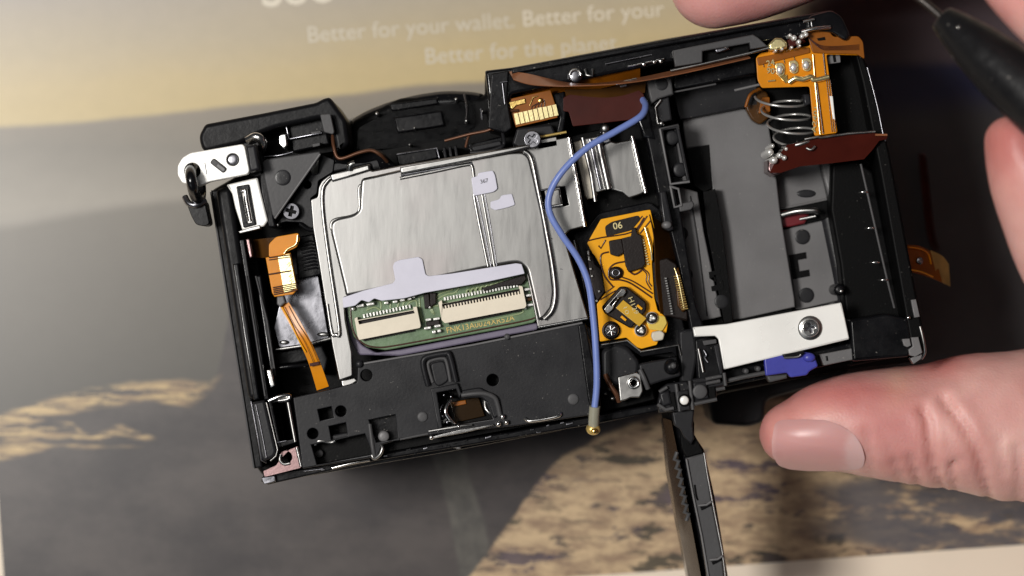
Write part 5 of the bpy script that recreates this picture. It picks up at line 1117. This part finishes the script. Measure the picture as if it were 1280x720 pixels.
# bulge of the joint and slightly flattened nail bed
disp += .6*np.exp(-((px_-1185)/38)**2-((py_-560)/45)**2)*up
disp -= .5*np.exp(-((px_-1022)/50)**4-((py_-556)/36)**4)*up
inside = (px_ > 900) & (px_ < 1400) & (py_ > 380)
fine = np.array([mnoise.noise(Vector((x*700, y*260, z*700))) for x, y, z in a[inside]])
disp[inside] += .06*fine
a2 = a+nr*disp[:, None]*MM
hm.vertices.foreach_set('co', a2.ravel()); hm.update()
tint = np.ones((len(a), 3))
def blush_shade(cx, cy, rx, ry, col, amt=1.0):
    w_ = np.exp(-(((px_-cx)/rx)**2+((py_-cy)/ry)**2))[:, None]*amt
    tint[:] = tint*(1-w_)+tint*np.array(col)*w_
blush_shade(975, 535, 60, 50, (.96, .70, .70)); blush_shade(1040, 488, 90, 24, (.92, .60, .62)); blush_shade(1175, 452, 45, 22, (.90, .55, .55))
blush_shade(1110, 530, 60, 40, (1.0, .86, .90)); blush_shade(930, 15, 120, 30, (1.0, .88, .92)); blush_shade(1240, 500, 70, 60, (1.05, 1.08, 1.10)); blush_shade(1122, 478, 18, 30, (1.05, 1.18, 1.05))
for q in ([(1153, 512), (1164, 570), (1180, 612)], [(1180, 500), (1212, 545), (1236, 622)], [(1192, 578), (1194, 612)], [(1144, 590), (1148, 606)]):
    d = seg_dist(px_, py_, q); w_ = (.35*np.exp(-(d/4.5)**2))[:, None]; tint[:] = tint*(1-w_)+tint*np.array((.82, .62, .58))*w_
set_tint(hm, tint)
bm = bmesh.new(); bm.from_mesh(hm); bvh = BVHTree.FromBMesh(bm); bm.free()
hand = link('hand', hm, M['skin'], None, smooth=True)
hand['label'] = 'bare hand gripping the camera, its thumb with a visible nail along the lower edge'; hand['category'] = 'hand'
# thumbnail laid on the thumb surface
nail_out = fillet([(964, 552), (968, 530), (975, 525), (1005, 524), (1032, 525), (1052, 532), (1068, 543), (1077, 557), (1081, 572), (1079, 584), (1070, 587), (1050, 588), (1030, 588.5), (1010, 589), (990, 588), (974, 583), (965, 570)], 5)
def drape(name, outline, m, parent, lift, crown):
    v = []; f = []; cx = sum(p[0] for p in outline)/len(outline); cy = sum(p[1] for p in outline)/len(outline); K = 9; n = len(outline)
    o_ = Vector((0, 0, CAMZ*MM))
    oks = []
    for k in range(K+1):
        s = 1-k/K
        for (x, y) in outline:
            X = cx+(x-cx)*s; Y = cy+(y-cy)*s
            d = (P(X, Y, 40)-o_).normalized(); h = bvh.ray_cast(o_, d)
            z = h[0].z/MM if h[0] is not None and h[0].z/MM > 40 else None
            h0 = z is not None
            if z is None:
                for back in range(1, 14):
                    tt = back*.05; d2 = (P(X+(cx-X)*tt, Y+(cy-Y)*tt, 40)-o_).normalized(); h = bvh.ray_cast(o_, d2)
                    if h[0] is not None and h[0].z/MM > 40: z = h[0].z/MM-back*.16; break
            z = z or 47; oks.append(h0)
            edge = min(1, (1-s)*6)
            v.append(P(X, Y, z+lift*(.15+.85*edge)+crown*(1-s*s)))
    A_ = np.array([(q.x*1000, q.y*1000) for q in v]); c0 = A_.mean(0); A_ = A_-c0
    zz = np.array([q.z*1000 for q in v]); okm = np.array(oks)
    def basis(a): return np.stack([a[:, 0]**i_*a[:, 1]**j_ for i_ in range(4) for j_ in range(4-i_)], 1)
    co, *_r = np.linalg.lstsq(basis(A_[okm]), zz[okm], rcond=None)
    fit = basis(A_)@co+.10
    fit = np.where(okm, np.maximum(fit-.34, zz-lift*.86), fit-.34)
    for k, q in enumerate(v): q.z = fit[k]/1000
    for k in range(K):
        for i in range(n): f.append([k*n+i, k*n+(i+1) % n, (k+1)*n+(i+1) % n, (k+1)*n+i])
    return raw(name, v, f, m, parent, px=False, smooth=True)
nl = drape('thumbnail', nail_out, M['nail'], hand, .75, .35)
nl.data.materials.clear(); nl.data.materials.append(M['nail'])
na, _ = tofold(nl.data); na = na+np.array(WLOC[nl.name])[None, :]; nx, ny = pxof(na)
mo = np.clip((34-np.hypot((nx-1086), (ny-566)*.8))/8, 0, 1)[:, None]; fe = np.clip((971-nx-(ny-555)*(-.02))/5, 0, 1)[:, None]
nt_ = np.ones((len(na), 3)); nt_ = nt_*(1-mo)+np.array((1.08, 1.32, 1.34))*mo; nt_ = nt_*(1-fe)+np.array((1.15, 1.25, 1.22))*fe
set_tint(nl.data, nt_)

# second hand, holding the tool
f_low = [(1262, 176, 92, 32, 6.4), (1278, 215, 92, 44, 7.2), (1300, 265, 91, 50, 7.8), (1340, 340, 88, 58, 8.6), (1420, 430, 82, 66, 9.6), (1540, 470, 76, 78, 11), (1640, 440, 72, 100, 13)]
f_up = [(1262, -34, 104, 44, 7), (1310, 6, 105, 54, 8), (1370, 48, 104, 60, 8.6), (1470, 120, 98, 66, 9.2), (1580, 220, 88, 80, 11), (1660, 330, 78, 100, 13)]
f3 = [(1330, 240, 78, 42, 6.8), (1380, 330, 76, 52, 7.8), (1460, 420, 74, 58, 8.6), (1560, 480, 70, 66, 9.8), (1680, 500, 68, 90, 12)]
f4 = [(1400, 380, 66, 40, 6.4), (1450, 450, 64, 48, 7.4), (1540, 520, 62, 54, 8.2), (1640, 560, 62, 62, 9.4), (1740, 560, 62, 90, 12)]
f5 = [(1480, 500, 54, 34, 5.8), (1540, 560, 52, 42, 6.6), (1620, 610, 52, 48, 7.4), (1720, 640, 54, 56, 8.6), (1800, 600, 56, 84, 12)]
p1 = [(1640, 360, 74, 110, 14), (1740, 460, 70, 150, 16), (1840, 560, 64, 160, 17), (1980, 620, 58, 150, 18), (2200, 680, 50, 160, 21)]
p2 = [(1700, 560, 62, 100, 13), (1820, 600, 60, 140, 16)]
h2 = hand_mesh('hand', [f_low, f_up, f3, f4, f5, p1, p2], .9, 8)
a, nr = tofold(h2); px_, py_ = pxof(a); tint = np.ones((len(a), 3))
blush_shade(1250, 180, 60, 60, (.85, .62, .62)); blush_shade(1270, 0, 80, 40, (1.0, .82, .84))  # first tint darkens the lower fingertip: shade put into the skin colour
set_tint(h2, tint)
hand2 = link('hand', h2, M['skin'], None, smooth=True)
hand2['label'] = 'fingertips of the hand holding the black-handled tool at the top right'; hand2['category'] = 'hand'
# the tool
def lathe_axis(name, p0, p1, prof, m, parent=None, N=40):
    a0 = P(*p0); a1 = P(*p1); d = (a1-a0); L_ = d.length; d.normalize(); s = d.orthogonal().normalized(); t = d.cross(s)
    v = []; f = []
    for (u, r) in prof:
        for i in range(N):
            an = 2*math.pi*i/N; v.append(a0+d*(u*L_)+(s*math.cos(an)+t*math.sin(an))*r*MM)
    for j in range(len(prof)-1):
        for i in range(N): f.append([j*N+i, j*N+(i+1) % N, (j+1)*N+(i+1) % N, (j+1)*N+i])
    f.append(list(range(N))[::-1]); f.append([(len(prof)-1)*N+i for i in range(N)])
    return raw(name, v, f, m, parent, px=False, smooth=True)
tool = empty('probe_tool', P(1183, 27, 92), 'scuffed black-handled metal probe held by fingertips at the top right', 'tool')
WLOC[tool.name] = tool.location.copy()
hd = lathe_axis('handle', (1177, 22, 92), (1560, 350, 112), [(0, .9), (.002, 1.8), (.005, 2.0), (.012, 2.15), (.05, 2.8), (.12, 3.7), (.2, 4.4), (.35, 4.9), (.6, 5.2), (.9, 5.0), (.98, 4.2), (1, 2.5)], M['handle'], tool)
tube('shaft', [(1186, 30, 92.4), (1164, 10, 91), (1140, -9, 89.6), (1100, -40, 87), (1070, -58, 84), (1050, -62, 80)], .62, M['shaft'], tool, n=5, res=5)
for (x, y, w_) in ((1231, 61, 8), (1228, 65, 5), (1199, 34, 9), (1203, 38, 6), (1260, 80, 4), (1236, 70, 4)):
    dome('scuff', x, y, w_*.4, 96.2+(x-1200)*.012, 94, M['chrome'], hd, ry=w_*.2, sag=.3)

# ------------------------------------------------------------------ fine print, vias and traces
rv = random.Random(3)
for k in range(5):
    d = k*2.2
    tube('flex_trace', [(1010, 46+k*.3, 59.1), (1024+d*.3, 56+d*.6, 59.1), (1042, 58+d*.5, 59.1), (1074, 56+d*.7, 59.1)], .05, M['trc'], tf, n=4)
for k in range(4):
    tube('flex_trace', [(953+k*13, 76-k*2.3, 58.85), (955+k*13, 84-k*2.3, 58.85)], .05, M['trc'], tf, straight=True)
for k in range(3):
    tube('flex_trace', [(1033+k*2.4, 100, 58.8), (1037+k*2.6, 135, 58.8), (1040+k*2.3, 165, 58.8)], .05, M['trc'], tf, straight=True)
for k in (1, 3):
    tube('flex_trace', [(353+k*2.6, 384-k*.6, 57.6), (364+k*2.8, 406-k*.6, 58.1), (378+k*2.8, 428-k*.6, 58.2), (390+k*2.8, 456-k*.6, 57.5)], .045, M['trc'], S, n=4)
via = []
for k in range(46):
    x = rv.uniform(440, 664); y = 388+(450-x)*.18+rv.choice([rv.uniform(-8, 0), rv.uniform(24, 38)]); via.append(rect(x, y, 1.5, 1.5, 20))
boxes('board_vias', via, 57.3, 57.1, M['trace'], pcb, kind='stuff')
lint = []
for k in range(150):
    x = rv.uniform(255, 1120); y = 595-(x-330)*.176-rv.uniform(0, 380)
    if 390 < x < 740 and 180 < y < 440: continue
    lint.append(rect(x, y, rv.uniform(.8, 2.6), rv.uniform(.5, .9), rv.uniform(0, 180)))

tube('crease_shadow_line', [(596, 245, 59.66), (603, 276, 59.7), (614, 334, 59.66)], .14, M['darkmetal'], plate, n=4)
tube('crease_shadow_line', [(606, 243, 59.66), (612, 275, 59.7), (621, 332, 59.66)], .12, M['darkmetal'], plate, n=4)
